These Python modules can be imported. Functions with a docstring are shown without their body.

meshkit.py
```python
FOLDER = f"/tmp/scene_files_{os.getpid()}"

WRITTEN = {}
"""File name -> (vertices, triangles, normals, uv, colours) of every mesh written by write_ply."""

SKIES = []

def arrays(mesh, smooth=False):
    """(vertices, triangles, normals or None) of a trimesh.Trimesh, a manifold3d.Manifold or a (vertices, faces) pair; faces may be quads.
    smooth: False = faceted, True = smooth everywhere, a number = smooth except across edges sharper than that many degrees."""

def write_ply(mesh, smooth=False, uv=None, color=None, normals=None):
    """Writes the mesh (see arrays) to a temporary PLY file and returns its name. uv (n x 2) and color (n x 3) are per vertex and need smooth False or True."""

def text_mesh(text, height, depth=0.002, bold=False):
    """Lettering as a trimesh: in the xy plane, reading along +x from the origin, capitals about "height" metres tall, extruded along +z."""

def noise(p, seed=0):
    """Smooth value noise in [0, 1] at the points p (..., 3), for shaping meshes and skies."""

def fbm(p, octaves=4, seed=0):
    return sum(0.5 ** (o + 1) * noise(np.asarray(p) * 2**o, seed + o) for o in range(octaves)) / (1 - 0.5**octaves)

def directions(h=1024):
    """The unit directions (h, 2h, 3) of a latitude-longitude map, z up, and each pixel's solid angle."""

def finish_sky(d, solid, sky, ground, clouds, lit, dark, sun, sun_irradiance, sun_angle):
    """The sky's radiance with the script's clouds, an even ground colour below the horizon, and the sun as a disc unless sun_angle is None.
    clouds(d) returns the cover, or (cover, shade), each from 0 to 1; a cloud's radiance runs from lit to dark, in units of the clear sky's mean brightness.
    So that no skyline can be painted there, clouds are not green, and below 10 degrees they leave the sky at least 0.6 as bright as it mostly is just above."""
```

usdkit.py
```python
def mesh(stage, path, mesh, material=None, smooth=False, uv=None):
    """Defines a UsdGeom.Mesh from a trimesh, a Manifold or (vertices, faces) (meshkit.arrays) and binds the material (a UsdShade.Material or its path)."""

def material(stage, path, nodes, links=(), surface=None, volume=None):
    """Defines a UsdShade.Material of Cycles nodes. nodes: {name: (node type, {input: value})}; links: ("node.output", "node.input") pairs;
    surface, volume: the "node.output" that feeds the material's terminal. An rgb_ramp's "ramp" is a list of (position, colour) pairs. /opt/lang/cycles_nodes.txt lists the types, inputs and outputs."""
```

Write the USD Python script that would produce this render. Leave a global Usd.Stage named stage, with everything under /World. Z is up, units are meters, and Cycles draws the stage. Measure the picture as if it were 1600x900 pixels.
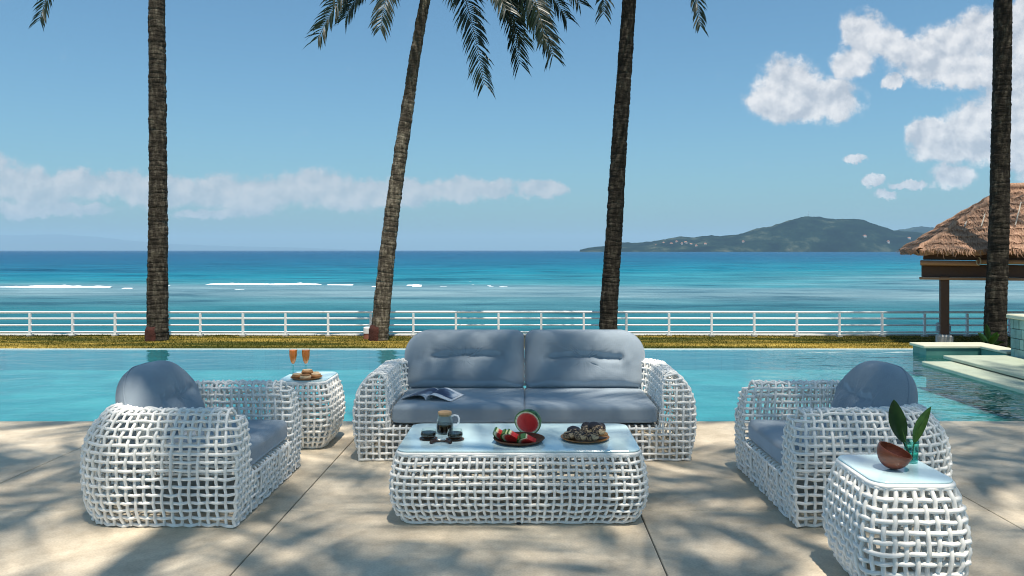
import math, random
import numpy as np, trimesh, shapely
from shapely.geometry import Polygon, box as sbox
from pxr import Usd, UsdGeom, UsdLux, UsdShade, Gf, Sdf, Vt
import usdkit, meshkit

stage = Usd.Stage.CreateInMemory()
UsdGeom.SetStageUpAxis(stage, 'Z'); UsdGeom.SetStageMetersPerUnit(stage, 1.0)
UsdGeom.Xform.Define(stage, '/World'); UsdGeom.Scope.Define(stage, '/World/Looks')
PI = math.pi

# ------------------------------------------------------------------ camera
H, F, CX, CY = 1.48, 1250.0, 822.0, 391.0          # eye height; focal length and principal point in photo pixels
cam = UsdGeom.Camera.Define(stage, '/World/camera')
cam.AddTranslateOp().Set((0, 0, H)); cam.AddRotateXOp().Set(90)
cam.CreateHorizontalApertureAttr(36.0); cam.CreateVerticalApertureAttr(20.25)
cam.CreateFocalLengthAttr(F / 1600 * 36)
cam.CreateHorizontalApertureOffsetAttr(-(CX - 800) / 1600 * 36)
cam.CreateVerticalApertureOffsetAttr(-(450 - CY) / 1600 * 36)
cam.CreateClippingRangeAttr((0.05, 100000.0))
cam.CreateExposureAttr(0.40)

# ------------------------------------------------------------------ sun and sky
SUN = np.array([0.10, -0.27, 0.955]); SUN /= np.linalg.norm(SUN)
SUN_I, SKY_S = 1.25, 0.107
sun = UsdLux.DistantLight.Define(stage, '/World/sun')
sun.CreateIntensityAttr(SUN_I); sun.CreateAngleAttr(0.6); sun.CreateNormalizeAttr(True); sun.CreateColorAttr((1.0, 0.93, 0.82))
zax = SUN; xax = np.cross([0, 0, 1.0], zax); xax /= np.linalg.norm(xax); yax = np.cross(zax, xax)
sun.AddTransformOp().Set(Gf.Matrix4d(*[float(v) for v in (*xax, 0, *yax, 0, *zax, 0, 0, 0, 30, 1)]))

def px_uv(x, y): return (x - CX) / F, (CY - y) / F

def build_sky():
    n, l = {}, []
    n['sky'] = ('sky_texture', dict(sky_type='single_scattering', sun_disc=False, sun_elevation=math.asin(SUN[2]), sun_rotation=math.atan2(SUN[0], SUN[1]), altitude=0.0, air_density=1.0, aerosol_density=1.6, ozone_density=1.6))
    n['tc'] = ('texture_coordinate', {})
    n['sep'] = ('separate_xyz', {}); l.append(('tc.generated', 'sep.vector'))
    n['ysafe'] = ('math', dict(math_type='maximum', value2=0.02)); l.append(('sep.y', 'ysafe.value1'))
    n['u'] = ('math', dict(math_type='divide')); l += [('sep.x', 'u.value1'), ('ysafe.value', 'u.value2')]
    n['v'] = ('math', dict(math_type='divide')); l += [('sep.z', 'v.value1'), ('ysafe.value', 'v.value2')]
    n['uv'] = ('combine_xyz', {}); l += [('u.value', 'uv.x'), ('v.value', 'uv.y')]
    # warp for ragged edges
    n['wn'] = ('noise_texture', dict(scale=24.0, detail=6.0, roughness=0.68)); l.append(('uv.vector', 'wn.vector'))
    n['wc'] = ('vector_math', dict(math_type='subtract', vector2=(0.5, 0.5, 0.5))); l.append(('wn.color', 'wc.vector1'))
    n['ws'] = ('vector_math', dict(math_type='scale', scale=0.038)); l.append(('wc.vector', 'ws.vector1'))
    n['wuv'] = ('vector_math', dict(math_type='add')); l += [('uv.vector', 'wuv.vector1'), ('ws.vector', 'wuv.vector2')]
    n['fl'] = ('vector_math', dict(math_type='multiply', vector2=(1, 1, 0))); l.append(('wuv.vector', 'fl.vector1'))
    def field(tag, blobs):
        prev = None
        for k, (x, y, rx, ry) in enumerate(blobs):
            u, v = px_uv(x, y); a, b = F / rx, F / ry
            m, g = f'{tag}m{k}', f'{tag}g{k}'
            n[m] = ('vector_math', dict(math_type='multiply_add', vector2=(a, b, 0), vector3=(-u * a, -v * b, 0))); l.append(('fl.vector', f'{m}.vector1'))
            n[g] = ('gradient_texture', dict(gradient_type='spherical')); l.append((f'{m}.vector', f'{g}.vector'))
            if prev is None: prev = f'{g}.fac'
            else:
                mx = f'{tag}x{k}'
                n[mx] = ('math', dict(math_type='smoothmax', value3=0.12)); l.extend([(prev, f'{mx}.value1'), (f'{g}.fac', f'{mx}.value2')])
                prev = f'{mx}.value'
        return prev
    big = [(1232, 138, 78, 62), (1296, 158, 72, 50), (1200, 160, 52, 36), (1255, 165, 95, 42),
           (1348, 55, 48, 52), (1335, 95, 44, 40), (1385, 62, 45, 34),
           (1440, 85, 85, 40), (1500, 70, 85, 60), (1555, 60, 95, 62), (1620, 45, 100, 70), (1470, 110, 110, 36), (1560, 110, 90, 40),
           (1530, 190, 75, 58), (1585, 170, 85, 75), (1470, 225, 70, 40), (1540, 232, 110, 42), (1620, 215, 120, 90), (1452, 208, 42, 36),
           (1485, 275, 52, 26), (1363, 285, 22, 14), (1388, 303, 22, 9), (1420, 288, 40, 9), (1335, 247, 28, 9), (1395, 130, 28, 20)]
    low = [(-60, 292, 130, 60), (20, 288, 80, 52), (60, 300, 90, 42), (130, 290, 90, 36), (190, 288, 70, 32), (255, 300, 90, 34), (345, 300, 70, 38), (410, 306, 100, 42), (490, 295, 95, 42),
           (560, 302, 100, 36), (640, 300, 110, 30), (720, 296, 85, 30), (765, 296, 60, 22), (845, 294, 55, 20), (-30, 250, 60, 24), (60, 330, 160, 14), (340, 335, 120, 12)]
    fb, flw = field('b', big), field('l', low)
    n['dn'] = ('noise_texture', dict(scale=30.0, detail=6.0, roughness=0.6)); l.append(('uv.vector', 'dn.vector'))
    n['dofs'] = ('vector_math', dict(math_type='add', vector2=(-0.006, 0.010, 0))); l.append(('uv.vector', 'dofs.vector1'))
    n['dn2'] = ('noise_texture', dict(scale=30.0, detail=3.0, roughness=0.5)); l.append(('dofs.vector', 'dn2.vector'))
    def cover(tag, src, lo, hi, amp):
        n[tag + 'a'] = ('math', dict(math_type='subtract', value2=0.5)); l.append(('dn.fac', tag + 'a.value1'))
        n[tag + 'p'] = ('math', dict(math_type='multiply', value2=3.0, use_clamp=True)); l.append((src, tag + 'p.value1'))
        n[tag + 'q'] = ('math', dict(math_type='multiply')); l.extend([(tag + 'a.value', tag + 'q.value1'), (tag + 'p.value', tag + 'q.value2')])
        n[tag + 'r'] = ('math', dict(math_type='multiply_add', value2=amp)); l.extend([(tag + 'q.value', tag + 'r.value1'), (src, tag + 'r.value3')])
        n[tag + 'c'] = ('map_range', dict(range_type='smoothstep', from_min=lo, from_max=hi, clamp=True)); l.append((tag + 'r.value', tag + 'c.value'))
        return tag + 'c.result'
    cb = cover('cb', fb, 0.11, 0.46, 1.15)
    cl = cover('cl', flw, 0.10, 0.50, 1.0)
    # in front only (y > 0)
    n['front'] = ('math', dict(math_type='greater_than', value2=0.03)); l.append(('sep.y', 'front.value1'))
    n['cbf'] = ('math', dict(math_type='multiply')); l += [(cb, 'cbf.value1'), ('front.value', 'cbf.value2')]
    n['cbk'] = ('math', dict(math_type='multiply', value2=0.95)); l.append(('cbf.value', 'cbk.value1'))
    n['clf'] = ('math', dict(math_type='multiply')); l += [(cl, 'clf.value1'), ('front.value', 'clf.value2')]
    n['clk'] = ('math', dict(math_type='multiply', value2=0.74)); l.append(('clf.value', 'clk.value1'))
    # unseen clouds added over the rest of the sky, cover set for neutral fill
    n['gn'] = ('noise_texture', dict(scale=2.6, detail=6.0, roughness=0.55)); l.append(('tc.generated', 'gn.vector'))
    n['gc'] = ('map_range', dict(range_type='smoothstep', from_min=0.54, from_max=0.74, clamp=True)); l.append(('gn.fac', 'gc.value'))
    n['out1'] = ('map_range', dict(range_type='smoothstep', from_min=0.80, from_max=0.60, clamp=True)); l.append(('sep.y', 'out1.value'))
    n['gk'] = ('math', dict(math_type='multiply')); l += [('gc.result', 'gk.value1'), ('out1.result', 'gk.value2')]
    n['gk2'] = ('math', dict(math_type='multiply', value2=0.7)); l.append(('gk.value', 'gk2.value1'))
    # cloud tone: lit from upper left
    n['rel'] = ('math', dict(math_type='subtract')); l += [('dn.fac', 'rel.value1'), ('dn2.fac', 'rel.value2')]
    n['tone'] = ('map_range', dict(from_min=-0.16, from_max=0.16, clamp=True)); l.append(('rel.value', 'tone.value'))
    n['ccol'] = ('mix_color', dict(a=(3.7, 4.0, 4.5), b=(6.6, 6.5, 6.5))); l.append(('tone.result', 'ccol.fac'))
    n['lcol'] = ('mix_color', dict(a=(3.6, 3.8, 4.2), b=(5.7, 5.3, 5.3))); l.append(('tone.result', 'lcol.fac'))
    # multiply tint grades the sky colour deeper blue
    n['tint'] = ('mix_color', dict(blend_type='multiply', fac=1.0, b=(0.565, 0.865, 0.945))); l.append(('sky.color', 'tint.a'))
    n['m1'] = ('mix_color', {}); l += [('tint.result', 'm1.a'), ('lcol.result', 'm1.b'), ('clk.value', 'm1.fac')]
    n['m2'] = ('mix_color', {}); l += [('m1.result', 'm2.a'), ('ccol.result', 'm2.b'), ('cbk.value', 'm2.fac')]
    n['m3'] = ('mix_color', {}); l += [('m2.result', 'm3.a'), ('ccol.result', 'm3.b'), ('gk2.value', 'm3.fac')]
    n['bg'] = ('background_shader', dict(strength=SKY_S)); l.append(('m3.result', 'bg.color'))
    return usdkit.material(stage, '/World/Looks/sky_air', n, l, surface='bg.background')
dome = UsdLux.DomeLight.Define(stage, '/World/sky'); dome.CreateIntensityAttr(1.0)
UsdShade.MaterialBindingAPI.Apply(dome.GetPrim()).Bind(build_sky())
dome.GetPrim().SetCustomDataByKey('kind', 'structure')

# ------------------------------------------------------------------ helpers
_names = {}
def numbered(parent, name):
    k = _names.get((parent, name), 0); _names[(parent, name)] = k + 1
    return name if k == 0 else f'{name}_{k:03d}'
def P(p): return str(p.GetPath()) if hasattr(p, 'GetPath') else str(p)
def tag(o, label=None, cat=None, group=None, kind=None):
    pr = o.GetPrim() if hasattr(o, 'GetPrim') else o
    for k, v in (('label', label), ('category', cat), ('group', group), ('kind', kind)):
        if v: pr.SetCustomDataByKey(k, v)
    return pr
def obj(name, mesh, mat, parent=None, smooth=False, label=None):
    par = P(parent) if parent is not None else '/World'
    path = f'{par}/{numbered(par, name)}'
    m = usdkit.mesh(stage, path, mesh, mat, smooth=smooth)
    if label: tag(m, label)
    return m.GetPrim()
def thing(name, label, cat, loc=(0, 0, 0), rz=0, group=None, kind=None):
    x = UsdGeom.Xform.Define(stage, '/World/' + numbered('/World', name))
    x.AddTranslateOp().Set(tuple(float(v) for v in loc)); x.AddRotateZOp().Set(math.degrees(rz))
    return tag(x, label, cat, group, kind)
def dup(root, name, label, cat, loc, rz=0, group=None):
    r = thing(name, label, cat, loc, rz, group)
    r.GetReferences().AddInternalReference(root.GetPath()); r.SetInstanceable(True)
    return r
def at(x, y, d): return np.array([(x - CX) * d / F, d, H - (y - CY) * d / F])
def on(x, y, z=0.0):
    d = F * (H - z) / (y - CY); return np.array([(x - CX) * d / F, d, z])
cat_ = trimesh.util.concatenate
def T(v, f): return trimesh.Trimesh(np.asarray(v, float), np.asarray(f, int), process=False)
def rotm(m, ang, axis, pt=(0, 0, 0)):
    m.apply_transform(trimesh.transformations.rotation_matrix(ang, axis, pt)); return m
def mv(m, v): m.apply_translation(v); return m
def grid_faces(nu, nv, close_u=False, close_v=False):
    """quads of a nu x nv vertex grid (index i*nv+j)"""
    i = np.arange(nu if close_u else nu - 1); j = np.arange(nv if close_v else nv - 1)
    i, j = np.meshgrid(i, j, indexing='ij'); i2, j2 = (i + 1) % nu, (j + 1) % nv
    q = np.stack([i * nv + j, i2 * nv + j, i2 * nv + j2, i * nv + j2], -1).reshape(-1, 4)
    return np.vstack([q[:, [0, 1, 2]], q[:, [0, 2, 3]]])
def tube(pts, r, sides=6, closed=False, cap=True, twist_ref=None):
    p = np.asarray(pts, float); n = len(p)
    t = (np.roll(p, -1, 0) - np.roll(p, 1, 0)) if closed else np.gradient(p, axis=0)
    t /= np.linalg.norm(t, axis=1, keepdims=True) + 1e-12
    ref = np.array([0, 0, 1.0]) if twist_ref is None else np.asarray(twist_ref, float)
    refs = np.where(np.abs(t @ ref)[:, None] < 0.95, ref, np.array([0.31, 0.95, 0.02]))
    a = np.zeros_like(p); prev = None
    for k in range(n):
        v = refs[k] if prev is None else prev
        v = v - t[k] * (v @ t[k]); L = np.linalg.norm(v)
        if L < 1e-6: v = np.cross(t[k], [1, 0, 0]); L = np.linalg.norm(v)
        prev = v / L; a[k] = prev
    b = np.cross(t, a); ang = np.arange(sides) * 2 * PI / sides
    rr = np.broadcast_to(np.asarray(r, float), (n,))
    v = p[:, None] + rr[:, None, None] * (np.cos(ang)[None, :, None] * a[:, None] + np.sin(ang)[None, :, None] * b[:, None])
    f = grid_faces(n, sides, closed, True)[:, ::-1]
    v = v.reshape(-1, 3)
    if not closed and cap:
        v = np.vstack([v, p[0], p[-1]]); c0, c1 = len(v) - 2, len(v) - 1
        k = np.arange(sides); k2 = (k + 1) % sides
        f = np.vstack([f, np.stack([np.full(sides, c0), k, k2], 1)[:, ::-1][:, ::-1], np.stack([np.full(sides, c1), (n - 1) * sides + k2, (n - 1) * sides + k], 1)])
    return T(v, f)
def lathe(prof, n=40, squash=None):
    prof = np.asarray(prof, float); ang = np.arange(n) * 2 * PI / n
    v = np.stack([prof[:, None, 0] * np.cos(ang), prof[:, None, 0] * np.sin(ang), np.broadcast_to(prof[:, None, 1], (len(prof), n))], -1).reshape(-1, 3)
    m = T(v, grid_faces(len(prof), n, False, True)[:, ::-1]); 
    return m
def cbox(x0, x1, y0, y1, z0, z1, c=0.004):
    """box with chamfered edges"""
    import manifold3d as m3
    c = min(c, (x1 - x0) / 3, (y1 - y0) / 3, (z1 - z0) / 3)
    pts = []
    for sx in (0, 1):
        for sy in (0, 1):
            for sz in (0, 1):
                p = [(x0, x1)[sx], (y0, y1)[sy], (z0, z1)[sz]]; s = [1 - 2 * sx, 1 - 2 * sy, 1 - 2 * sz]
                for k in range(3):
                    q = [p[i] + (s[i] * c if i != k else 0) for i in range(3)]
                    pts.append(q)
    hull = m3.Manifold.hull_points(np.array(pts, float)).to_mesh()
    return T(hull.vert_properties[:, :3], hull.tri_verts)
def extr(poly, h): return trimesh.creation.extrude_polygon(poly, h, engine='earcut')
def rrect(w, d, r): return sbox(-w / 2 + r, -d / 2 + r, w / 2 - r, d / 2 - r).buffer(r, quad_segs=8)
def bevel_slab(poly, z0, z1, c):
    """extruded outline with a chamfered top and bottom edge"""
    ring = lambda p: np.array(p.exterior.coords)[:-1]
    o = ring(poly); cen = o.mean(0)
    nrm = np.roll(o, -1, 0) - np.roll(o, 1, 0); nrm = np.stack([nrm[:, 1], -nrm[:, 0]], 1); nrm /= np.linalg.norm(nrm, axis=1, keepdims=True)
    if ((o - cen) * nrm).sum() < 0: nrm = -nrm
    i = o - nrm * c; n = len(o)
    rings = [np.c_[i, np.full(n, z0)], np.c_[o, np.full(n, z0 + c)], np.c_[o, np.full(n, z1 - c)], np.c_[i, np.full(n, z1)]]
    v = np.vstack(rings); f = grid_faces(4, n, False, True)
    v = np.vstack([v, [cen[0], cen[1], z0], [cen[0], cen[1], z1]]); k = np.arange(n); k2 = (k + 1) % n
    f = np.vstack([f, np.stack([np.full(n, 4 * n), k, k2], 1), np.stack([np.full(n, 4 * n + 1), 3 * n + k2, 3 * n + k], 1)])
    m = T(v, f); m.fix_normals(); return m
def sm(a, b, x):
    t = np.clip((np.asarray(x, float) - a) / (b - a), 0, 1); return t * t * (3 - 2 * t)

# ------------------------------------------------------------------ materials
def M(name, nodes, links=(), surface='p.BSDF', volume=None):
    return usdkit.material(stage, f'/World/Looks/{name}', nodes, links, surface=surface, volume=volume)
def plain(name, col, rough=0.5, var=0.12, scale=8.0, bump=0.0, bscale=60.0, spec=0.5, coords='object', extra=None, bdist=0.01):
    """one colour with slow blotches, a little per-object difference and fine relief"""
    c = np.array(col, float)
    n = {'tc': ('texture_coordinate', {}), 'nz': ('noise_texture', dict(scale=scale, detail=5.0, roughness=0.6)),
         'rp': ('rgb_ramp', dict(ramp=[(0.25, c * (1 - var)), (0.75, c * (1 + var))])),
         'p': ('principled_bsdf', {**dict(roughness=rough, specular_ior_level=spec), **(extra or {})})}
    l = [(f'tc.{coords}', 'nz.vector'), ('nz.fac', 'rp.fac'), ('rp.color', 'p.base_color')]
    if bump:
        n['bn'] = ('noise_texture', dict(scale=bscale, detail=4.0, roughness=0.6)); n['b'] = ('bump', dict(strength=bump, distance=bdist))
        l += [(f'tc.{coords}', 'bn.vector'), ('bn.fac', 'b.height'), ('b.normal', 'p.normal')]
    return M(name, n, l)

def glassy(name, tint=(0.95, 0.98, 0.97), rough=0.01):
    return M(name, {'lw': ('layer_weight', dict(blend=0.5)), 'pw': ('math', dict(math_type='power', value2=4.0)), 'fr': ('math', dict(math_type='multiply_add', value2=0.75, value3=0.035)), 't': ('transparent_bsdf', dict(color=tint)), 'g': ('glossy_bsdf', dict(color=(1, 1, 1), roughness=rough)), 'm': ('mix_closure', {})},
             [('lw.facing', 'pw.value1'), ('pw.value', 'fr.value1'), ('fr.value', 'm.fac'), ('t.BSDF', 'm.closure1'), ('g.BSDF', 'm.closure2')], surface='m.closure')

def slab_stone():
    n = {'geo': ('geometry', {}), 'oi': ('object_info', {}),
         'n1': ('noise_texture', dict(scale=1.1, detail=6.0, roughness=0.65, distortion=0.6)), 'n2': ('noise_texture', dict(scale=9.0, detail=6.0, roughness=0.7)), 'n3': ('noise_texture', dict(scale=90.0, detail=3.0)),
         'r1': ('rgb_ramp', dict(ramp=[(0.30, (0.49, 0.41, 0.30)), (0.52, (0.62, 0.53, 0.40)), (0.72, (0.71, 0.62, 0.48))])),
         'r2': ('rgb_ramp', dict(ramp=[(0.32, (0.80, 0.78, 0.76)), (0.60, (1, 1, 1))])),
         'r3': ('rgb_ramp', dict(ramp=[(0.35, (0.86, 0.86, 0.86)), (0.6, (1, 1, 1))])),
         'mu': ('mix_color', dict(blend_type='multiply', fac=1.0)), 'mu2': ('mix_color', dict(blend_type='multiply', fac=1.0)), 'mu3': ('mix_color', dict(blend_type='multiply', fac=1.0)),
         'tv': ('map_range', dict(from_min=0, from_max=1, to_min=0.93, to_max=1.05)), 'tcmb': ('combine_color', dict(color_type='rgb')),
         'b': ('bump', dict(strength=0.25, distance=0.004)), 'p': ('principled_bsdf', dict(roughness=0.62, specular_ior_level=0.35))}
    l = [('geo.position', 'n1.vector'), ('geo.position', 'n2.vector'), ('geo.position', 'n3.vector'), ('n1.fac', 'r1.fac'), ('n2.fac', 'r2.fac'), ('n3.fac', 'r3.fac'),
         ('r1.color', 'mu.a'), ('r2.color', 'mu.b'), ('mu.result', 'mu2.a'), ('r3.color', 'mu2.b'), ('oi.random', 'tv.value'), ('tv.result', 'tcmb.r'), ('tv.result', 'tcmb.g'), ('tv.result', 'tcmb.b'),
         ('mu2.result', 'mu3.a'), ('tcmb.color', 'mu3.b'), ('mu3.result', 'p.base_color'), ('n2.fac', 'b.height'), ('b.normal', 'p.normal')]
    return M('slab_stone', n, l)
SLAB = slab_stone()
MORTAR = plain('mortar', (0.09, 0.08, 0.065), 0.9)
STRAND = plain('white_strand', (0.88, 0.85, 0.79), 0.42, var=0.05, scale=14, bump=0.10, bscale=160, bdist=0.002)
def fabric():
    n = {'tc': ('texture_coordinate', {}), 'nz': ('noise_texture', dict(scale=5.0, detail=5.0)), 'rp': ('rgb_ramp', dict(ramp=[(0.3, (0.262, 0.312, 0.358)), (0.7, (0.315, 0.368, 0.412))])),
         'w1': ('wave_texture', dict(wave_type='bands', bands_direction='x', scale=140.0, distortion=0.6)), 'w2': ('wave_texture', dict(wave_type='bands', bands_direction='z', scale=140.0, distortion=0.6)),
         'mx': ('math', dict(math_type='maximum')), 'b': ('bump', dict(strength=0.25, distance=0.0015)),
         'n2': ('noise_texture', dict(scale=260.0, detail=2.0)), 'r2': ('rgb_ramp', dict(ramp=[(0.35, (0.86, 0.86, 0.86)), (0.65, (1.06, 1.06, 1.06))])), 'mu': ('mix_color', dict(blend_type='multiply', fac=1.0, use_clamp=False)),
         'p': ('principled_bsdf', dict(roughness=0.85, sheen_weight=0.25, sheen_roughness=0.4, specular_ior_level=0.2))}
    l = [('tc.object', 'nz.vector'), ('nz.fac', 'rp.fac'), ('rp.color', 'mu.a'), ('tc.object', 'n2.vector'), ('n2.fac', 'r2.fac'), ('r2.color', 'mu.b'), ('mu.result', 'p.base_color'), ('tc.object', 'w1.vector'), ('tc.object', 'w2.vector'), ('w1.fac', 'mx.value1'), ('w2.fac', 'mx.value2'), ('mx.value', 'b.height'), ('b.normal', 'p.normal')]
    return M('grey_fabric', n, l)
FABRIC = fabric()
GLASS_TOP = plain('frosted_glass', (0.58, 0.76, 0.78), 0.10, var=0.04, scale=3, spec=0.8)
WHITE = plain('white_paint', (0.78, 0.78, 0.77), 0.4, var=0.05, scale=4)
FRAME = plain('grey_frame', (0.30, 0.29, 0.27), 0.6)
GLASS = glassy('clear_glass')
TEAL_GLASS = glassy('teal_glass', (0.60, 0.90, 0.86))

# ------------------------------------------------------------------ sea, lawn, pool, deck
def sea_material():
    n = {'geo': ('geometry', {}), 'sep': ('separate_xyz', {}),
         'wob': ('noise_texture', dict(scale=0.012, detail=4.0, roughness=0.6)), 'wv': ('mapping', dict(scale=(0.35, 1, 1))),
         'off': ('math', dict(math_type='multiply_add', value2=1.0)), 'lg': ('math', dict(math_type='logarithm', value2=10.0)),
         'amp': ('math', dict(math_type='multiply_add', value2=0.42, value3=-0.21)),
         'mr': ('map_range', dict(from_min=1.4, from_max=3.6, clamp=True)), 'xy': ('math', dict(math_type='divide')), 'bey': ('map_range', dict(from_min=2.08, from_max=2.30, clamp=True)), 'sh': ('math', dict(math_type='multiply')), 'sh2': ('math', dict(math_type='multiply_add', value2=-0.30)),
         # near shore to the horizon: shallow teal, pale reef flat, turquoise, deep blue
         'rp': ('rgb_ramp', dict(ramp=[(0.00, (0.008, 0.08, 0.11)), (0.10, (0.012, 0.125, 0.16)), (0.20, (0.022, 0.145, 0.18)), (0.235, (0.05, 0.165, 0.205)), (0.262, (0.13, 0.225, 0.265)), (0.31, (0.12, 0.225, 0.27)), (0.335, (0.035, 0.185, 0.235)),
                                       (0.40, (0.008, 0.165, 0.235)), (0.50, (0.005, 0.11, 0.190)), (0.62, (0.004, 0.085, 0.170)), (0.80, (0.003, 0.068, 0.155)), (1.0, (0.003, 0.055, 0.135))])),
         'pn': ('noise_texture', dict(scale=0.16, detail=8.0, roughness=0.68)), 'pm': ('mapping', dict(scale=(0.30, 1.0, 1.0))),
         'pr': ('rgb_ramp', dict(ramp=[(0.38, (0.30, 0.48, 0.56)), (0.46, (0.80, 0.88, 0.91)), (0.53, (1.0, 1.0, 1.0)), (0.64, (1.5, 1.35, 1.28))])), 'mu': ('mix_color', dict(blend_type='multiply', fac=0.9, use_clamp=False)),
         'w1': ('noise_texture', dict(scale=0.55, detail=7.0, roughness=0.62)), 'm1': ('mapping', dict(scale=(0.30, 1.0, 1.0))),
         'w2': ('noise_texture', dict(scale=0.07, detail=3.0, roughness=0.5)),
         'ad': ('math', dict(math_type='multiply_add', value2=2.6)),
         'b': ('bump', dict(strength=1.0, distance=1.1)), 'p': ('principled_bsdf', dict(roughness=0.35, specular_ior_level=0.05, ior=1.33))}
    l = [('geo.position', 'sep.vector'), ('geo.position', 'wv.vector'), ('wv.vector', 'wob.vector'), ('wob.fac', 'amp.value1'), ('sep.y', 'lg.value1'), ('lg.value', 'off.value1'), ('amp.value', 'off.value3'), ('sep.x', 'xy.value1'), ('sep.y', 'xy.value2'), ('lg.value', 'bey.value'), ('xy.value', 'sh.value1'), ('bey.result', 'sh.value2'), ('sh.value', 'sh2.value1'), ('off.value', 'sh2.value3'), ('sh2.value', 'mr.value'), ('mr.result', 'rp.fac'),
         ('geo.position', 'pm.vector'), ('pm.vector', 'pn.vector'), ('pn.fac', 'pr.fac'), ('rp.color', 'mu.a'), ('pr.color', 'mu.b'), ('mu.result', 'p.base_color'),
         ('geo.position', 'm1.vector'), ('m1.vector', 'w1.vector'), ('m1.vector', 'w2.vector'), ('w2.fac', 'ad.value1'), ('w1.fac', 'ad.value3'), ('ad.value', 'b.height'), ('b.normal', 'p.normal')]
    return M('sea_water', n, l)
SEA_Z = -4.0
def sea_mesh():
    ys = np.concatenate([np.geomspace(24.0, 420.0, 420), np.geomspace(440, 25000, 40)])
    us = np.linspace(-1, 1, 240); us = np.sign(us) * np.abs(us) ** 1.3
    Y = np.repeat(ys[:, None], len(us), 1); X = us[None] * np.minimum(Y * 1.15 + 20, 25000)
    p = np.stack([X * 0.16, Y, 0 * X], -1)
    amp = 0.34 * sm(24, 60, Y) * (1 - sm(300, 420, Y))
    Z = SEA_Z + amp * (meshkit.fbm(p * 0.30, 5, 3) - 0.5)
    for yc, am, wd, sd in ((131.5, 0.42, 1.5, 1), (108, 0.16, 1.3, 2), (92, 0.14, 1.2, 3), (76, 0.12, 1.0, 4), (150, 0.28, 1.8, 5), (176, 0.3, 2.2, 6), (62, 0.10, 0.9, 7), (215, 0.35, 2.6, 8)):
        q = np.stack([X * 0.03, 0 * X + sd, 0 * X], -1); cy = yc + 5 * (meshkit.fbm(q, 3, sd) - 0.5); on_ = sm(0.42, 0.62, meshkit.fbm(np.stack([X * 0.05, 0 * X + sd * 3.3, 0 * X], -1), 3, sd + 20)) * 0.8 + 0.2
        Z = Z + am * on_ * np.exp(-((Y - cy) / wd) ** 2)
    far = Y > 430
    X = np.where(far, us[None] * np.minimum(Y * 1.15 + 600, 25000), X)
    return T(np.stack([X, Y, Z], -1).reshape(-1, 3), grid_faces(len(ys), len(us)))
tag(obj('sea', sea_mesh(), sea_material(), smooth=True), kind='structure')

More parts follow.
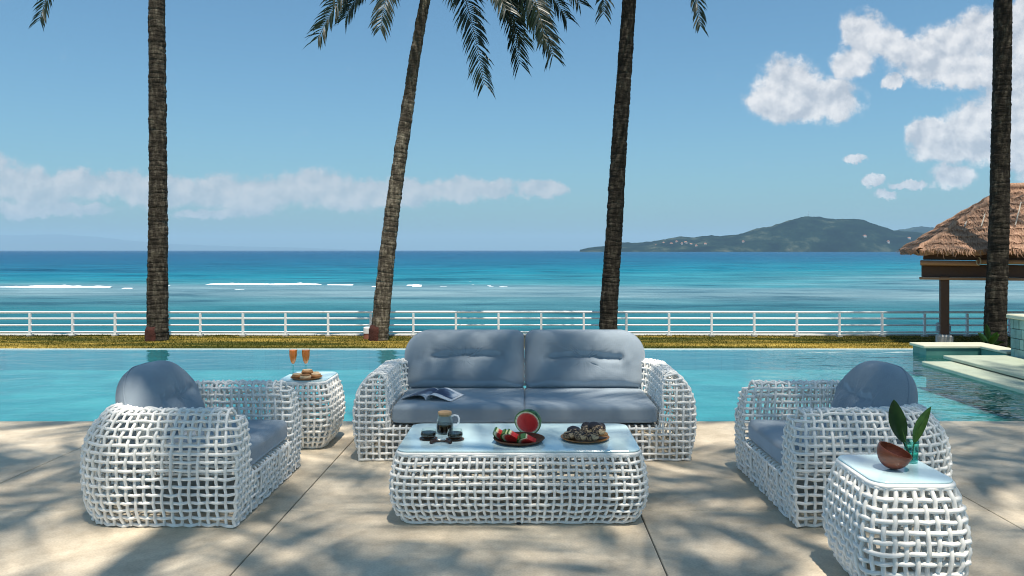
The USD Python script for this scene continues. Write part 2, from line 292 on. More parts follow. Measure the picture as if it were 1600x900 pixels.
# surf breaking on the reef: lumpy ridges of white water
FOAM = plain('foam', (0.80, 0.82, 0.83), 0.7, var=0.10, scale=1.5, bump=0.5, bscale=4, coords='object')
def surf():
    rng = np.random.default_rng(4); parts = []
    runs = [(-80, 168, 449, 0.19), (322, 503, 444.5, 0.23), (512, 553, 444.8, 0.16)]
    for k in range(16):                                                   # scattered whitecaps along the reef
        x = rng.choice([rng.uniform(-40, 800), rng.uniform(600, 860)]); runs.append((x, x + rng.uniform(3, 16), rng.normal(446, 3.2), rng.uniform(0.02, 0.07)))
    for x0, x1, y, hgt in runs:
        d = F * (H - SEA_Z) / (y - CY); k = max(8, int((x1 - x0) / 2.0)); nx = np.linspace(0, 1, k * 2)
        xs = ((x0 + (x1 - x0) * nx) - CX) * d / F
        env = np.clip(np.minimum(nx, 1 - nx) * 9, 0, 1) ** 0.6
        h = hgt * env * (0.15 + 1.5 * meshkit.fbm(np.stack([xs * 0.55, 0 * xs, 0 * xs + y], -1), 5, 2) ** 1.3)
        cy = d + 2.2 * (meshkit.fbm(np.stack([xs * 0.06, 0 * xs + 5, 0 * xs + y], -1), 3, 8) - 0.5) * 2
        prof = np.array([(-1.9, 0.0), (-1.2, 0.30), (-0.6, 0.62), (-0.2, 0.95), (0.25, 1.0), (0.8, 0.55), (1.6, 0.0)])
        jit = 1 + 0.45 * (meshkit.fbm(np.stack(np.broadcast_arrays(xs[:, None] * 1.3, prof[None, :, 0] * 2, y + 0 * xs[:, None]), -1), 3, 1) - 0.5)
        V = np.stack([np.broadcast_to(xs[:, None], jit.shape), cy[:, None] + prof[None, :, 0] * (0.25 + h[:, None]) * 1.5, SEA_Z - 0.05 + (h[:, None] + 0.06) * prof[None, :, 1] * jit], -1)
        parts.append(T(V.reshape(-1, 3), grid_faces(len(xs), len(prof))[:, ::-1]))
    return cat_(parts)
tag(obj('surf', surf(), FOAM, smooth=True), kind='structure')

LAWN_Z, EDGE_Y, POOL_N, POOL_F, POOL_L, POOL_R, WATER_Z = -1.1, 24.2, 6.93, 12.28, -13.0, 5.27, -0.045
def grass_soil():
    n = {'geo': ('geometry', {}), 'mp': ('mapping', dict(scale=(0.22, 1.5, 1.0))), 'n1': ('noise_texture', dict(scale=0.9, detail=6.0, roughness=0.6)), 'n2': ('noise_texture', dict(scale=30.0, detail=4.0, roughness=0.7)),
         'r1': ('rgb_ramp', dict(ramp=[(0.43, (0.055, 0.063, 0.011)), (0.55, (0.28, 0.20, 0.04)), (0.7, (0.56, 0.39, 0.09))])), 'r2': ('rgb_ramp', dict(ramp=[(0.3, (0.6, 0.6, 0.6)), (0.65, (1.1, 1.1, 1.1))])),  # dark olive bands stand in for palm shadow stripes
         'mu': ('mix_color', dict(blend_type='multiply', fac=1.0, use_clamp=False)), 'b': ('bump', dict(strength=0.8, distance=0.04)), 'p': ('principled_bsdf', dict(roughness=0.9, specular_ior_level=0.1))}
    l = [('geo.position', 'mp.vector'), ('mp.vector', 'n1.vector'), ('geo.position', 'n2.vector'), ('n1.fac', 'r1.fac'), ('n2.fac', 'r2.fac'), ('r1.color', 'mu.a'), ('r2.color', 'mu.b'), ('mu.result', 'p.base_color'), ('n2.fac', 'b.height'), ('b.normal', 'p.normal')]
    return M('lawn_turf', n, l)
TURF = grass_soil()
def blade_mat():
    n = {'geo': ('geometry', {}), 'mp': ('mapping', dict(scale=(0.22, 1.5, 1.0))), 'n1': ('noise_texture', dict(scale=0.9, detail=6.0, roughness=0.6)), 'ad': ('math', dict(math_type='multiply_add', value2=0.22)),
         'rp': ('rgb_ramp', dict(ramp=[(0.50, (0.055, 0.065, 0.011)), (0.64, (0.32, 0.235, 0.045)), (0.88, (0.54, 0.38, 0.09))])), 'd': ('diffuse_bsdf', {}), 't': ('translucent_bsdf', {}), 'm': ('mix_closure', dict(fac=0.35))}  # blades repeat the shadow stripes painted into the turf
    return M('grass_blade', n, [('geo.position', 'mp.vector'), ('mp.vector', 'n1.vector'), ('geo.random_per_island', 'ad.value1'), ('n1.fac', 'ad.value3'), ('ad.value', 'rp.fac'), ('rp.color', 'd.color'), ('rp.color', 't.color'), ('d.BSDF', 'm.closure1'), ('t.BSDF', 'm.closure2')], surface='m.closure')
DECK_X0, DECK_X1, DECK_Y0 = -6.33, 8.61, -2.61
ground = sbox(-400, -400, 400, POOL_F + 0.12).difference(sbox(DECK_X0, DECK_Y0, DECK_X1, POOL_N)).difference(sbox(POOL_L, POOL_N - 0.01, 6.78, POOL_F + 0.12))
tri = trimesh.creation.triangulate_polygon(ground, engine='earcut')
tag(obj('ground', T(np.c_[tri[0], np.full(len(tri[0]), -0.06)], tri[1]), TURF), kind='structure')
def lawn_mesh():
    xs, ys = np.concatenate([[-400, -100], np.linspace(-22, 22, 90), [100, 400]]), np.linspace(POOL_F, EDGE_Y, 30)
    X, Y = np.meshgrid(xs, ys, indexing='ij')
    Z = LAWN_Z + 0.06 * (meshkit.fbm(np.stack([X * 0.5, Y * 0.5, 0 * X], -1), 3, 5) - 0.5)
    return T(np.stack([X, Y, Z], -1).reshape(-1, 3), grid_faces(len(xs), len(ys))[:, ::1])
lm = lawn_mesh(); lm.fix_normals()
if lm.face_normals[:, 2].mean() < 0: lm.invert()
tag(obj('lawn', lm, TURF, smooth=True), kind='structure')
def grass():
    rng = np.random.default_rng(11); N = 52000
    x = rng.uniform(-17, 17, N); y = rng.uniform(20.3, EDGE_Y - 0.05, N)
    z = LAWN_Z + 0.06 * (meshkit.fbm(np.stack([x * 0.5, y * 0.5, 0 * x], -1), 3, 5) - 0.5)
    h = rng.uniform(0.025, 0.06, N); a = rng.uniform(0, 2 * PI, N); w = 0.012; le = rng.normal(0, 0.03, (N, 2))
    b = np.stack([x, y, z - 0.01], -1); dx = np.stack([np.cos(a) * w, np.sin(a) * w, 0 * a], -1)
    V = np.stack([b - dx, b + dx, b + np.c_[le, h]], 1).reshape(-1, 3)
    return T(V, np.arange(3 * N).reshape(-1, 3))
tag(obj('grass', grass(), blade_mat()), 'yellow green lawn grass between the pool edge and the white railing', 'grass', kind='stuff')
CONC = plain('pale_concrete', (0.42, 0.41, 0.38), 0.8, bump=0.3, bscale=25)
tag(obj('sea_wall', cbox(-400, 400, EDGE_Y, EDGE_Y + 0.35, -4.8, LAWN_Z + 0.03, 0.02), CONC), 'low concrete sea wall below the white railing', 'wall')

# pool: basin, lip and water
def pool_tile(name, c1, c2):
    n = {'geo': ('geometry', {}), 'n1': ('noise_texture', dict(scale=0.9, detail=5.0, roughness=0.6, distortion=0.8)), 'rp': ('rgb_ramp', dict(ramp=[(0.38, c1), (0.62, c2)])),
         'br': ('brick_texture', dict(offset=0.5, scale=1.0, brick_width=0.2, row_height=0.2, mortar_size=0.006, color1=(1, 1, 1), color2=(0.86, 0.9, 0.9), mortar=(0.75, 0.8, 0.8))),
         'mu': ('mix_color', dict(blend_type='multiply', fac=1.0)), 'p': ('principled_bsdf', dict(roughness=0.4))}
    return M(name, n, [('geo.position', 'n1.vector'), ('n1.fac', 'rp.fac'), ('geo.position', 'br.vector'), ('rp.color', 'mu.a'), ('br.color', 'mu.b'), ('mu.result', 'p.base_color')])
POOLTILE = pool_tile('pool_tile', (0.050, 0.225, 0.255), (0.115, 0.355, 0.375))  # pale mottling in the tile colour stands in for rippled light patches
FLOOR_Z = -0.36
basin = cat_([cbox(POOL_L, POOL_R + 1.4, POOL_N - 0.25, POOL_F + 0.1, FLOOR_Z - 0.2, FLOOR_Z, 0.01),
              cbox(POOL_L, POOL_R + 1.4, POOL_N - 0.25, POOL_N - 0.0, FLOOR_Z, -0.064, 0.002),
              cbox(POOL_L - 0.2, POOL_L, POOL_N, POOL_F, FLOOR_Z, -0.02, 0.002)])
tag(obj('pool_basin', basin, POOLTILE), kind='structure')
GREENTILE = pool_tile('green_pool_tile', (0.05, 0.16, 0.14), (0.09, 0.24, 0.20))
INNER = pool_tile('blue_pool_tile', (0.08, 0.30, 0.37), (0.11, 0.36, 0.42))
tag(obj('pool_edge_wall', cbox(POOL_L, POOL_R + 1.4, POOL_F - 0.003, POOL_F + 0.16, LAWN_Z - 0.3, WATER_Z - 0.004, 0.004), INNER), kind='structure')
LIP = plain('pale_lip', (0.40, 0.47, 0.46), 0.5)
tag(obj('pool_lip', cbox(POOL_L, POOL_R + 1.4, POOL_F, POOL_F + 0.09, WATER_Z - 0.003, WATER_Z + 0.006, 0.003), LIP), kind='structure')
def water_material():
    n = {'geo': ('geometry', {}), 'mp': ('mapping', dict(scale=(0.8, 1.6, 1.0))), 'w1': ('noise_texture', dict(scale=2.2, detail=4.0, roughness=0.5)), 'b': ('bump', dict(strength=0.32, distance=0.05)),
         'sep': ('separate_xyz', {}), 'amp': ('map_range', dict(range_type='smoothstep', from_min=2.6, from_max=4.6, to_min=0.20, to_max=0.80, clamp=True)),
         'fr': ('fresnel', dict(IOR=1.33)), 't': ('transparent_bsdf', dict(color=(0.62, 0.93, 0.93))), 'g': ('glossy_bsdf', dict(color=(0.95, 0.97, 1.0), roughness=0.02)), 'm': ('mix_closure', {})}
    l = [('geo.position', 'mp.vector'), ('geo.position', 'sep.vector'), ('sep.x', 'amp.value'), ('amp.result', 'b.strength'), ('mp.vector', 'w1.vector'), ('w1.fac', 'b.height'), ('b.normal', 'g.normal'), ('b.normal', 'fr.normal'), ('fr.fac', 'm.fac'), ('t.BSDF', 'm.closure1'), ('g.BSDF', 'm.closure2')]
    return M('pool_water', n, l, surface='m.closure')
xs, ys = np.array([POOL_L, 6.54]), np.array([POOL_N, POOL_F - 0.004])
Xg, Yg = np.meshgrid(xs, ys, indexing='ij')
wm = T(np.stack([Xg, Yg, 0 * Xg + WATER_Z], -1).reshape(-1, 3), grid_faces(2, 2)[:, ::1])
if wm.face_normals[:, 2].mean() < 0: wm.invert()
tag(obj('pool_water', wm, water_material()), kind='structure')

# deck of large stone slabs
deck = thing('deck', None, None, kind='structure')
obj('joint_bed', cbox(DECK_X0, DECK_X1, DECK_Y0, POOL_N - 0.02, -0.20, -0.012, 0.002), MORTAR, deck)
JX, JW, JY, JD, GAP = -1.349, 1.992, 4.545, 2.385, 0.007
for i in range(-3, 6):
    if JX + JW * i < DECK_X0 - 1 or JX + JW * (i + 1) > DECK_X1 + 1.0: continue
    for j in range(-3, 1):
        x0, x1, y0, y1 = JX + JW * i, JX + JW * (i + 1), JY + JD * j, JY + JD * (j + 1)
        obj('slab', cbox(x0 + GAP / 2, x1 - GAP / 2, y0 + GAP / 2, y1 - GAP / 2, -0.06, 0.0, 0.003), SLAB, deck)

# ------------------------------------------------------------------ woven furniture
R_S, AMP = 0.0086, 0.0064
def flip(i, j):
    h = (i * 73856093 ^ j * 19349663 ^ 0x5bd1e995) & 0xFFFFFFFF; h = ((h ^ (h >> 13)) * 1274126177) & 0xFFFFFFFF
    return ((h >> 7) & 0xFF) < 16
def sgn(i, j): return (1 if (i + j) % 2 == 0 else -1) * (-1 if flip(i, j) else 1)
def rnd(i, j, s=0):
    h = (i * 2654435761 + j * 40503 + s * 977) & 0xFFFFFFFF; h = ((h ^ (h >> 15)) * 2246822519) & 0xFFFFFFFF
    return ((h >> 9) & 0xFFFF) / 65535.0 - 0.5
def strand(points, normals, disp, closed=False, r=R_S, sides=6):
    """points at crossings, pushed along the normals by disp; points between the crossings are put in"""
    p = np.asarray(points, float) + np.asarray(normals, float) * np.asarray(disp, float)[:, None]
    n = len(p)
    if closed:
        nx, pv, nn = np.roll(p, -1, 0), np.roll(p, 1, 0), np.roll(p, -2, 0)
    else:
        nx = np.vstack([p[1:], 2 * p[-1:] - p[-2:-1]]); pv = np.vstack([2 * p[:1] - p[1:2], p[:-1]]); nn = np.vstack([p[2:], 2 * p[-1:] - p[-2:-1], 3 * p[-1:] - 2 * p[-2:-1]])
    mid = (-pv + 9 * p + 9 * nx - nn) / 16
    out = np.empty((2 * n, 3)); out[0::2], out[1::2] = p, mid
    if not closed: out = out[:-1]
    return tube(out, r, sides, closed)
def closed_path(a, b, rf, rb):
    """rounded rectangle, front at -y (corner radius rf), back at +y (rb), from the middle of the front, counter-clockwise seen from above"""
    pts = []
    def arc(cx, cy, r, a0, a1, n):
        for k in range(n + 1):
            t = a0 + (a1 - a0) * k / n; pts.append((cx + r * math.cos(t), cy + r * math.sin(t)))
    pts.append((0, -b)); arc(a - rf, -b + rf, rf, -PI / 2, 0, 10); arc(a - rb, b - rb, rb, 0, PI / 2, 16); arc(-a + rb, b - rb, rb, PI / 2, PI, 16); arc(-a + rf, -b + rf, rf, PI, 1.5 * PI, 10)
    p = np.array(pts); L = np.r_[0, np.cumsum(np.linalg.norm(np.diff(np.vstack([p, p[:1]]), axis=0), axis=1))]
    def f(s):
        s = np.mod(s, L[-1]); q = np.vstack([p, p[:1]])
        return np.stack([np.interp(s, L, q[:, 0]), np.interp(s, L, q[:, 1])], -1)
    return f, L[-1]
def stations(a, b, rf, rb, step):
    f, L = closed_path(a, b, rf, rb); N = int(round(L / step / 2)) * 2; s = (np.arange(N) + 0.5) * L / N
    p = f(s); t = f(s + 0.01) - f(s - 0.01); nrm = np.stack([t[:, 1], -t[:, 0]], 1); nrm /= np.linalg.norm(nrm, axis=1, keepdims=True)
    return p, nrm
def weave_table(root, a, b, hgt, in_bot, in_top, step, r=R_S, rad=0.10):
    """a barrel-sided woven body with a glass top"""
    p, nrm = stations(a, b, rad, rad, step); N = len(p)
    zm = 0.47 * hgt
    def inset(z): return in_bot * (np.clip((zm - z) / zm, 0, 1) ** 2.1) + in_top * (np.clip((z - zm) / (hgt - zm), 0, 1) ** 2.0)
    K = int(round(hgt / (step * 0.92))); zs = 0.012 + (hgt - 0.024) * np.arange(K + 1) / K
    def pos(i, z):
        k = inset(z); return np.array([p[i, 0] * (a - k) / a, p[i, 1] * (b - k) / b, z])
    def nor(i, z):
        s = (inset(z + 0.01) - inset(z - 0.01)) / 0.02; v = np.array([nrm[i, 0], nrm[i, 1], s]); return v / np.linalg.norm(v)
    for i in range(N):
        zz = [zs[j] + 0.004 * rnd(i, j) * (0 < j < K) for j in range(K + 1)]
        P0 = [pos(i, z) + np.r_[np.array([-nrm[i, 1], nrm[i, 0]]) * 0.006 * rnd(i, j, 5), 0] for j, z in enumerate(zz)]
        obj('upright_strand', strand(P0, [nor(i, z) for z in zz], [-AMP * sgn(i, j) * (0.4 if j in (0, K) else 1) for j in range(K + 1)], r=r * (1 + 0.16 * rnd(i, 1, 2))), STRAND, root, smooth=True)
    for j in range(K + 1):
        P0 = [pos(i, zs[j] + 0.006 * rnd(i, j, 3) * (0 < j < K)) for i in range(N)]
        obj('level_strand', strand(P0, [nor(i, zs[j]) for i in range(N)], [AMP * sgn(i, j) * (0.4 if j in (0, K) else 1) for i in range(N)], True, r=r * (1.0 + 0.16 * rnd(j, 7, 2))), STRAND, root, smooth=True)
    w, d = 2 * (a - in_top), 2 * (b - in_top); rr = rad * 0.8
    ring = np.array(rrect(w + 0.004, d + 0.004, rr).exterior.coords)[:-1]
    obj('rim', tube(np.c_[ring, np.full(len(ring), hgt - 0.004)], r * 1.15, 8, True), STRAND, root, smooth=True)
    obj('table_top', bevel_slab(rrect(w + 0.004, d + 0.004, rr), hgt + 0.006, hgt + 0.016, 0.003), GLASS_TOP, root, smooth=30)
    obj('under_frame', bevel_slab(rrect(w - 0.06, d - 0.06, rr * 0.7), hgt - 0.03, hgt - 0.008, 0.003), WHITE, root)
def weave_seat(root, a, b, hgt, seat_z, step, rf=0.07, rb=0.34):
    """a woven tub: bulging outer wall that rolls over into the arms and back, a front panel below the seat, woven arm ends"""
    p, nrm = stations(a, b, rf, rb, step); N = len(p)
    zm, in_bot, in_top, FI = 0.27, 0.050, 0.100, 0.30
    def ino(z): return in_bot * np.clip((zm - z) / zm, 0, 1) ** 2.0 + in_top * np.clip((z - zm) / (hgt - 0.025 - zm), 0, 1) ** 3.2
    z_top = hgt - 0.025
    def ini(z): return 0.215 + 0.035 * np.clip((z_top - z) / (z_top - seat_z), 0, 1)
    prof = [(ino(z), z) for z in np.linspace(0.012, z_top, 40)]
    prof += [(0.100 + 0.0575 * (1 - math.cos(t)), z_top + 0.025 * math.sin(t)) for t in np.linspace(0.15, PI - 0.15, 10)]
    prof += [(ini(z), z) for z in np.linspace(z_top, seat_z - 0.02, 20)]
    prof = np.array(prof); L = np.r_[0, np.cumsum(np.linalg.norm(np.diff(prof, axis=0), axis=1))]
    K = int(round(L[-1] / (step * 0.93))); s = L[-1] * np.arange(K + 1) / K
    k_in, k_z = np.interp(s, L, prof[:, 0]), np.interp(s, L, prof[:, 1])
    top_j = int(np.argmax(k_z)); 
    def dprof(j):
        e = 0.01; q0 = np.array([np.interp(s[j] - e, L, prof[:, 0]), np.interp(s[j] - e, L, prof[:, 1])]); q1 = np.array([np.interp(s[j] + e, L, prof[:, 0]), np.interp(s[j] + e, L, prof[:, 1])])
        t = (q1 - q0) / (np.linalg.norm(q1 - q0) + 1e-9); return t[1], t[0]          # normal = (outwards, up)
    def pos(i, kin, z):
        x, y = p[i]; fy = ino(min(z, z_top))
        return np.array([x * (a - kin) / a, y * ((b - kin) / b if y > 0 else (b - FI * fy) / b), z])
    def nor(i, j):
        o, u = dprof(j); v = np.array([nrm[i, 0] * o, nrm[i, 1] * o, u]); return v / (np.linalg.norm(v) + 1e-9)
    front = [i for i in range(N) if p[i, 1] < -b + 0.004 + rf * 0.35]
    U = [i for i in range(N) if i not in set(front)]
    start = next(k for k in range(len(U)) if (U[k] - 1) % N in set(front)); U = U[start:] + U[:start]
    right = [i for i in front if p[i, 0] > 0]; left = [i for i in front if p[i, 0] <= 0]
    right.sort(key=lambda i: -p[i, 0]); left.sort(key=lambda i: p[i, 0])          # from the corner inwards
    jit = lambda i, j: 0.006 * rnd(i, j, 3)
    for i in U:
        tz = np.array([-nrm[i, 1], nrm[i, 0], 0])
        P0 = [pos(i, k_in[j], k_z[j]) + tz * 0.006 * rnd(i, j, 5) for j in range(K + 1)]
        obj('upright_strand', strand(P0, [nor(i, j) for j in range(K + 1)], [-AMP * sgn(i, j) for j in range(K + 1)], r=R_S * (1 + 0.14 * rnd(i, 1, 2))), STRAND, root, smooth=True)
    fn = np.array([0, -1.0, 0])
    def face(i, z): return np.array([p[i, 0] * (a - ino(z)) / a if a - abs(p[i, 0]) < 0.02 else p[i, 0], -(b - FI * ino(z)), z])
    rows_o = [j for j in range(K + 1) if j <= top_j and k_z[j] < z_top - 0.005]
    for i in front:
        off = a - abs(p[i, 0]); js = [j for j in rows_o if (k_z[j] <= seat_z) or (ino(k_z[j]) + 0.008 < off < ini(k_z[j]) + 0.012)]
        P0 = [face(i, k_z[j]) + np.array([0.006 * rnd(i, j, 5), 0, 0]) for j in js]; ds = [-AMP * sgn(i, j) for j in js]; ns = [fn] * len(js)
        if off > ini(seat_z):
            P0.append(P0[-1] + np.array([0, 0.03, 0.015])); ds.append(0); ns.append(fn); P0.append(P0[-1] + np.array([0, 0.06, -0.012])); ds.append(0); ns.append(fn)
        if len(P0) > 2: obj('upright_strand', strand(P0, ns, ds, r=R_S * (1 + 0.14 * rnd(i, 1, 2))), STRAND, root, smooth=True)
    for j in range(K + 1):
        z = k_z[j]; outer = j <= top_j
        P0 = [pos(i, k_in[j], z + jit(i, j)) for i in U]; ns = [nor(i, j) for i in U]; ds = [AMP * sgn(i, j) for i in U]
        rr = R_S * (1.0 + 0.14 * rnd(j, 7, 2))
        if z <= seat_z and outer:
            seq = left[::1] ; body = list(reversed(right)); order = [*left, *body]
            P1 = [face(i, z + jit(i, j)) for i in order]; n1 = [fn] * len(order); d1 = [AMP * sgn(i, j) for i in order]
            obj('level_strand', strand(P0 + P1, ns + n1, ds + d1, True, r=rr), STRAND, root, smooth=True)
        elif outer and z < z_top - 0.004:
            lo, hi = ino(z), ini(z)
            def wing(ids, sx):
                q, n_, d_ = [], [], []
                for i in ids:
                    if lo + 0.01 < a - abs(p[i, 0]) < hi - 0.012: q.append(face(i, z + jit(i, j))); n_.append(fn); d_.append(AMP * sgn(i, j))
                xi = sx * (a - hi); q.append(np.array([xi, -(b - FI * lo) + 0.004, z])); n_.append(fn); d_.append(0.002); q.append(np.array([xi - sx * 0.004, -(b - FI * lo) + 0.05, z])); n_.append(fn); d_.append(0)
                return q, n_, d_
            # U runs from the right front corner round the back to the left front corner
            qr, nr, dr = wing(right, 1); ql, nl, dl = wing(left, -1)
            obj('level_strand', strand(qr[::-1] + P0 + ql, nr[::-1] + ns + nl, dr[::-1] + ds + dl, r=rr), STRAND, root, smooth=True)
        else:
            obj('level_strand', strand(P0, ns, ds, r=rr), STRAND, root, smooth=True)
    for k in range(5):                                                    # seat slats under the cushion
        y = -(b - 0.13) + k * (2 * b - 0.36) / 4
        obj('seat_slat', cbox(-(a - 0.26), a - 0.26, y - 0.04, y + 0.04, seat_z - 0.035, seat_z - 0.015, 0.004), FRAME, root)

def pillow(outline, thick, power=5.0, seam=None, seed=0, nr=26, puff=0.0):
    """an upholstered cushion: outline in the xz plane (n x 2), thick along y, with an optional sewn crease (height, depth, half width)"""
    o = np.asarray(outline, float); c = o.mean(0); n = len(o); t = np.linspace(0, 1, nr); rho = 1 - (1 - t) ** 2.2
    X = c[0] + rho[:, None] * (o[None, :, 0] - c[0]); Z = c[1] + rho[:, None] * (o[None, :, 1] - c[1])
    th = thick / 2 * np.clip(1 - rho ** power, 0, 1)[:, None] ** 0.5 * np.ones_like(X)
    wr = meshkit.fbm(np.stack([X * 7, Z * 7, 0 * X + seed], -1), 4, seed) - 0.5
    fr = th + 0.018 * wr * (1 - rho[:, None] ** 8)
    if seam:
        sz, dep, hw = seam; zl = sz + 0.010 * np.sin(X * 9 + seed) ; e = np.exp(-((Z - zl) / 0.024) ** 2); wide = np.exp(-((Z - zl) / 0.085) ** 2)
        win = 1 - sm(hw * 0.75, hw, np.abs(X - c[0]))
        fr = fr - dep * e * win - dep * 0.55 * wide * win
        pl = meshkit.fbm(np.stack([X * 42, Z * 5, 0 * X + seed + 3], -1), 3, seed) - 0.5
        fr = fr + 0.045 * pl * np.exp(-((Z - zl) / 0.055) ** 2) * (1 - sm(hw * 0.95, hw * 1.25, np.abs(X - c[0])))
    bk = th * 0.75
    V = np.vstack([np.stack([X, -fr, Z], -1).reshape(-1, 3), np.stack([X, bk, Z], -1).reshape(-1, 3)])
    f = grid_faces(nr, n, False, True); m = T(V, np.vstack([f, f[:, ::-1] + nr * n])); m.merge_vertices(); m.update_faces(m.nondegenerate_faces()); m.fix_normals()
    return m
def rbox(hx, hy, hz, r, n=26, puff=0.012, seed=0):
    """a firm box cushion"""
    m = trimesh.creation.box([2, 2, 2]); m = m.subdivide_to_size(2.0 / n * 1.9) if False else m
    g = np.linspace(-1, 1, n); parts = []
    A, B = np.meshgrid(g, g, indexing='ij')
    for ax in range(3):
        for s in (-1, 1):
            v = np.zeros((n, n, 3)); o = [k for k in range(3) if k != ax]; v[..., ax] = s; v[..., o[0]] = A; v[..., o[1]] = B
            parts.append(T(v.reshape(-1, 3), grid_faces(n, n)))
    m = cat_(parts); m.merge_vertices(); h = np.array([hx, hy, hz]); v = m.vertices * 1.0
    v = np.sign(v) * (1 - (1 - np.abs(v)) ** 1.5)                         # more points near the edges
    v = v * h; q = np.clip(v, -(h - r), h - r); d = v - q; L = np.linalg.norm(d, axis=1, keepdims=True); v = np.where(L > 1e-9, q + d / np.maximum(L, 1e-9) * np.minimum(r, L * 3), v)
    u = v / h; wr = meshkit.fbm(v * 6 + seed * 3.1, 3, seed) - 0.5
    v[:, 2] += np.sign(u[:, 2]) * (puff * (1 - u[:, 0] ** 4) * (1 - u[:, 1] ** 4) + 0.010 * wr * (np.abs(u[:, 2]) > 0.5))
    v[:, 1] += np.sign(u[:, 1]) * 0.5 * puff * (1 - u[:, 0] ** 4) * (1 - u[:, 2] ** 4) * (np.abs(u[:, 1]) > 0.5)
    m = T(v, m.faces); m.fix_normals(); return m
def cushion_outline(w, h, rt_l, rt_r, rb=0.05, n=140):
    x0, x1 = -w / 2, w / 2
    pts = []
    def arc(cx, cz, r, a0, a1, k=16):
        for q in range(k + 1):
            t = a0 + (a1 - a0) * q / k; pts.append((cx + r * math.cos(t), cz + r * math.sin(t)))
    arc(x1 - rt_r, h - rt_r, rt_r, 0, PI / 2); arc(x0 + rt_l, h - rt_l, rt_l, PI / 2, PI); arc(x0 + rb, rb, rb, PI, 1.5 * PI); arc(x1 - rb, rb, rb, 1.5 * PI, 2 * PI)
    p = np.array(pts); q = np.vstack([p, p[:1]]); L = np.r_[0, np.cumsum(np.linalg.norm(np.diff(q, axis=0), axis=1))]; s = np.linspace(0, L[-1], n, endpoint=False)
    return np.stack([np.interp(s, L, q[:, 0]), np.interp(s, L, q[:, 1])], 1)
def put_back_cushion(root, w, h, th, rl, rr, x, y, z, tilt, seam, seed, bow=0.0):
    o = cushion_outline(w, h, rl, rr); m = pillow(o, th, 4.5, seam, seed)
    pip = tube(np.c_[o[:, 0], np.zeros(len(o)), o[:, 1]], 0.006, 6, True)
    for q in (m, pip): rotm(q, -tilt, [1, 0, 0]); mv(q, (x, y, z))
    c = obj('back_cushion', m, FABRIC, root, smooth=True); obj('piping', pip, FABRIC, c, smooth=True)

# sofa
sofa = thing('sofa', 'long white woven two seat sofa with grey blue cushions at the pool edge', 'sofa', (-0.01, 6.11, 0))
weave_seat(sofa, 1.205, 0.51, 0.605, 0.255, 0.0475, rf=0.05)
for sx in (-1, 1):
    m = rbox(0.4675, 0.415, 0.062, 0.03, puff=0.010, seed=3 + sx); obj('seat_cushion', mv(m, (sx * 0.4665, -0.085, 0.325)), FABRIC, sofa, smooth=True)
put_back_cushion(sofa, 0.95, 0.46, 0.23, 0.20, 0.07, -0.482, 0.24, 0.385, 0.20, (0.250, 0.032, 0.31), 1)
put_back_cushion(sofa, 0.95, 0.46, 0.23, 0.07, 0.20, 0.482, 0.24, 0.385, 0.20, (0.238, 0.034, 0.33), 2)

# armchairs
chair = thing('armchair', 'white woven armchair facing right, beside the table with the orange drinks', 'armchair', (-2.0, 4.85, 0), PI / 2, 'white woven armchairs')
weave_seat(chair, 0.62, 0.46, 0.605, 0.245, 0.0475, rf=0.05, rb=0.28)
obj('seat_cushion', mv(rbox(0.365, 0.365, 0.065, 0.035, puff=0.012, seed=9), (0, -0.085, 0.315)), FABRIC, chair, smooth=True)
put_back_cushion(chair, 0.72, 0.455, 0.32, 0.29, 0.29, 0, 0.155, 0.365, 0.40, (0.205, 0.018, 0.26), 5)
dup(chair, 'armchair', 'white woven armchair facing left, behind the table with the wooden bowl', 'armchair', (1.892, 4.85, 0), -PI / 2, 'white woven armchairs')

# tables
ct = thing('coffee_table', 'low white woven coffee table with pale glass top and fruit on it', 'coffee table', (-0.04, 4.645, 0))
weave_table(ct, 0.695, 0.375, 0.385, 0.062, 0.035, 0.0425, r=0.0082, rad=0.09)
obj('leveller', mv(lathe([(0.0, 0.0), (0.012, 0.0), (0.012, 0.012), (0, 0.012)], 12), (0.0, -0.32, 0.0)), plain('dark_rubber', (0.03, 0.03, 0.03), 0.6), ct)
st = thing('side_table', 'white woven side table holding a wooden bowl and leaf vase', 'side table', (1.635, 3.57, 0), 0, 'white woven side tables')
weave_table(st, 0.225, 0.275, 0.495, 0.075, 0.05, 0.0475, r=0.0100, rad=0.085)
dup(st, 'side_table', 'white woven side table holding two orange drinks by the pool', 'side table', (-1.675, 6.17, 0), 0, 'white woven side tables')
CT_Z, ST_Z = 0.4015, 0.5115
exec_rest = True

# ------------------------------------------------------------------ things on the tables and the sofa
def wood(name, c1, c2, rough=0.45):
    n = {'tc': ('texture_coordinate', {}), 'mp': ('mapping', dict(scale=(14, 3, 40))), 'nz': ('noise_texture', dict(scale=3.0, detail=6.0, roughness=0.6, distortion=1.0)), 'rp': ('rgb_ramp', dict(ramp=[(0.3, c1), (0.7, c2)])),
         'b': ('bump', dict(strength=0.15, distance=0.002)), 'p': ('principled_bsdf', dict(roughness=rough))}
    return M(name, n, [('tc.object', 'mp.vector'), ('mp.vector', 'nz.vector'), ('nz.fac', 'rp.fac'), ('rp.color', 'p.base_color'), ('nz.fac', 'b.height'), ('b.normal', 'p.normal')])
DARKWOOD = wood('dark_wood', (0.06, 0.028, 0.014), (0.15, 0.065, 0.03))
REDWOOD = wood('red_wood', (0.11, 0.026, 0.012), (0.22, 0.058, 0.025), 0.35)
TRAYWOOD = wood('tray_wood', (0.24, 0.10, 0.03), (0.40, 0.19, 0.06))
CORK = plain('cork', (0.42, 0.27, 0.14), 0.8, 0.2, 60)
COFFEE = plain('coffee', (0.010, 0.005, 0.003), 0.15, spec=0.12)
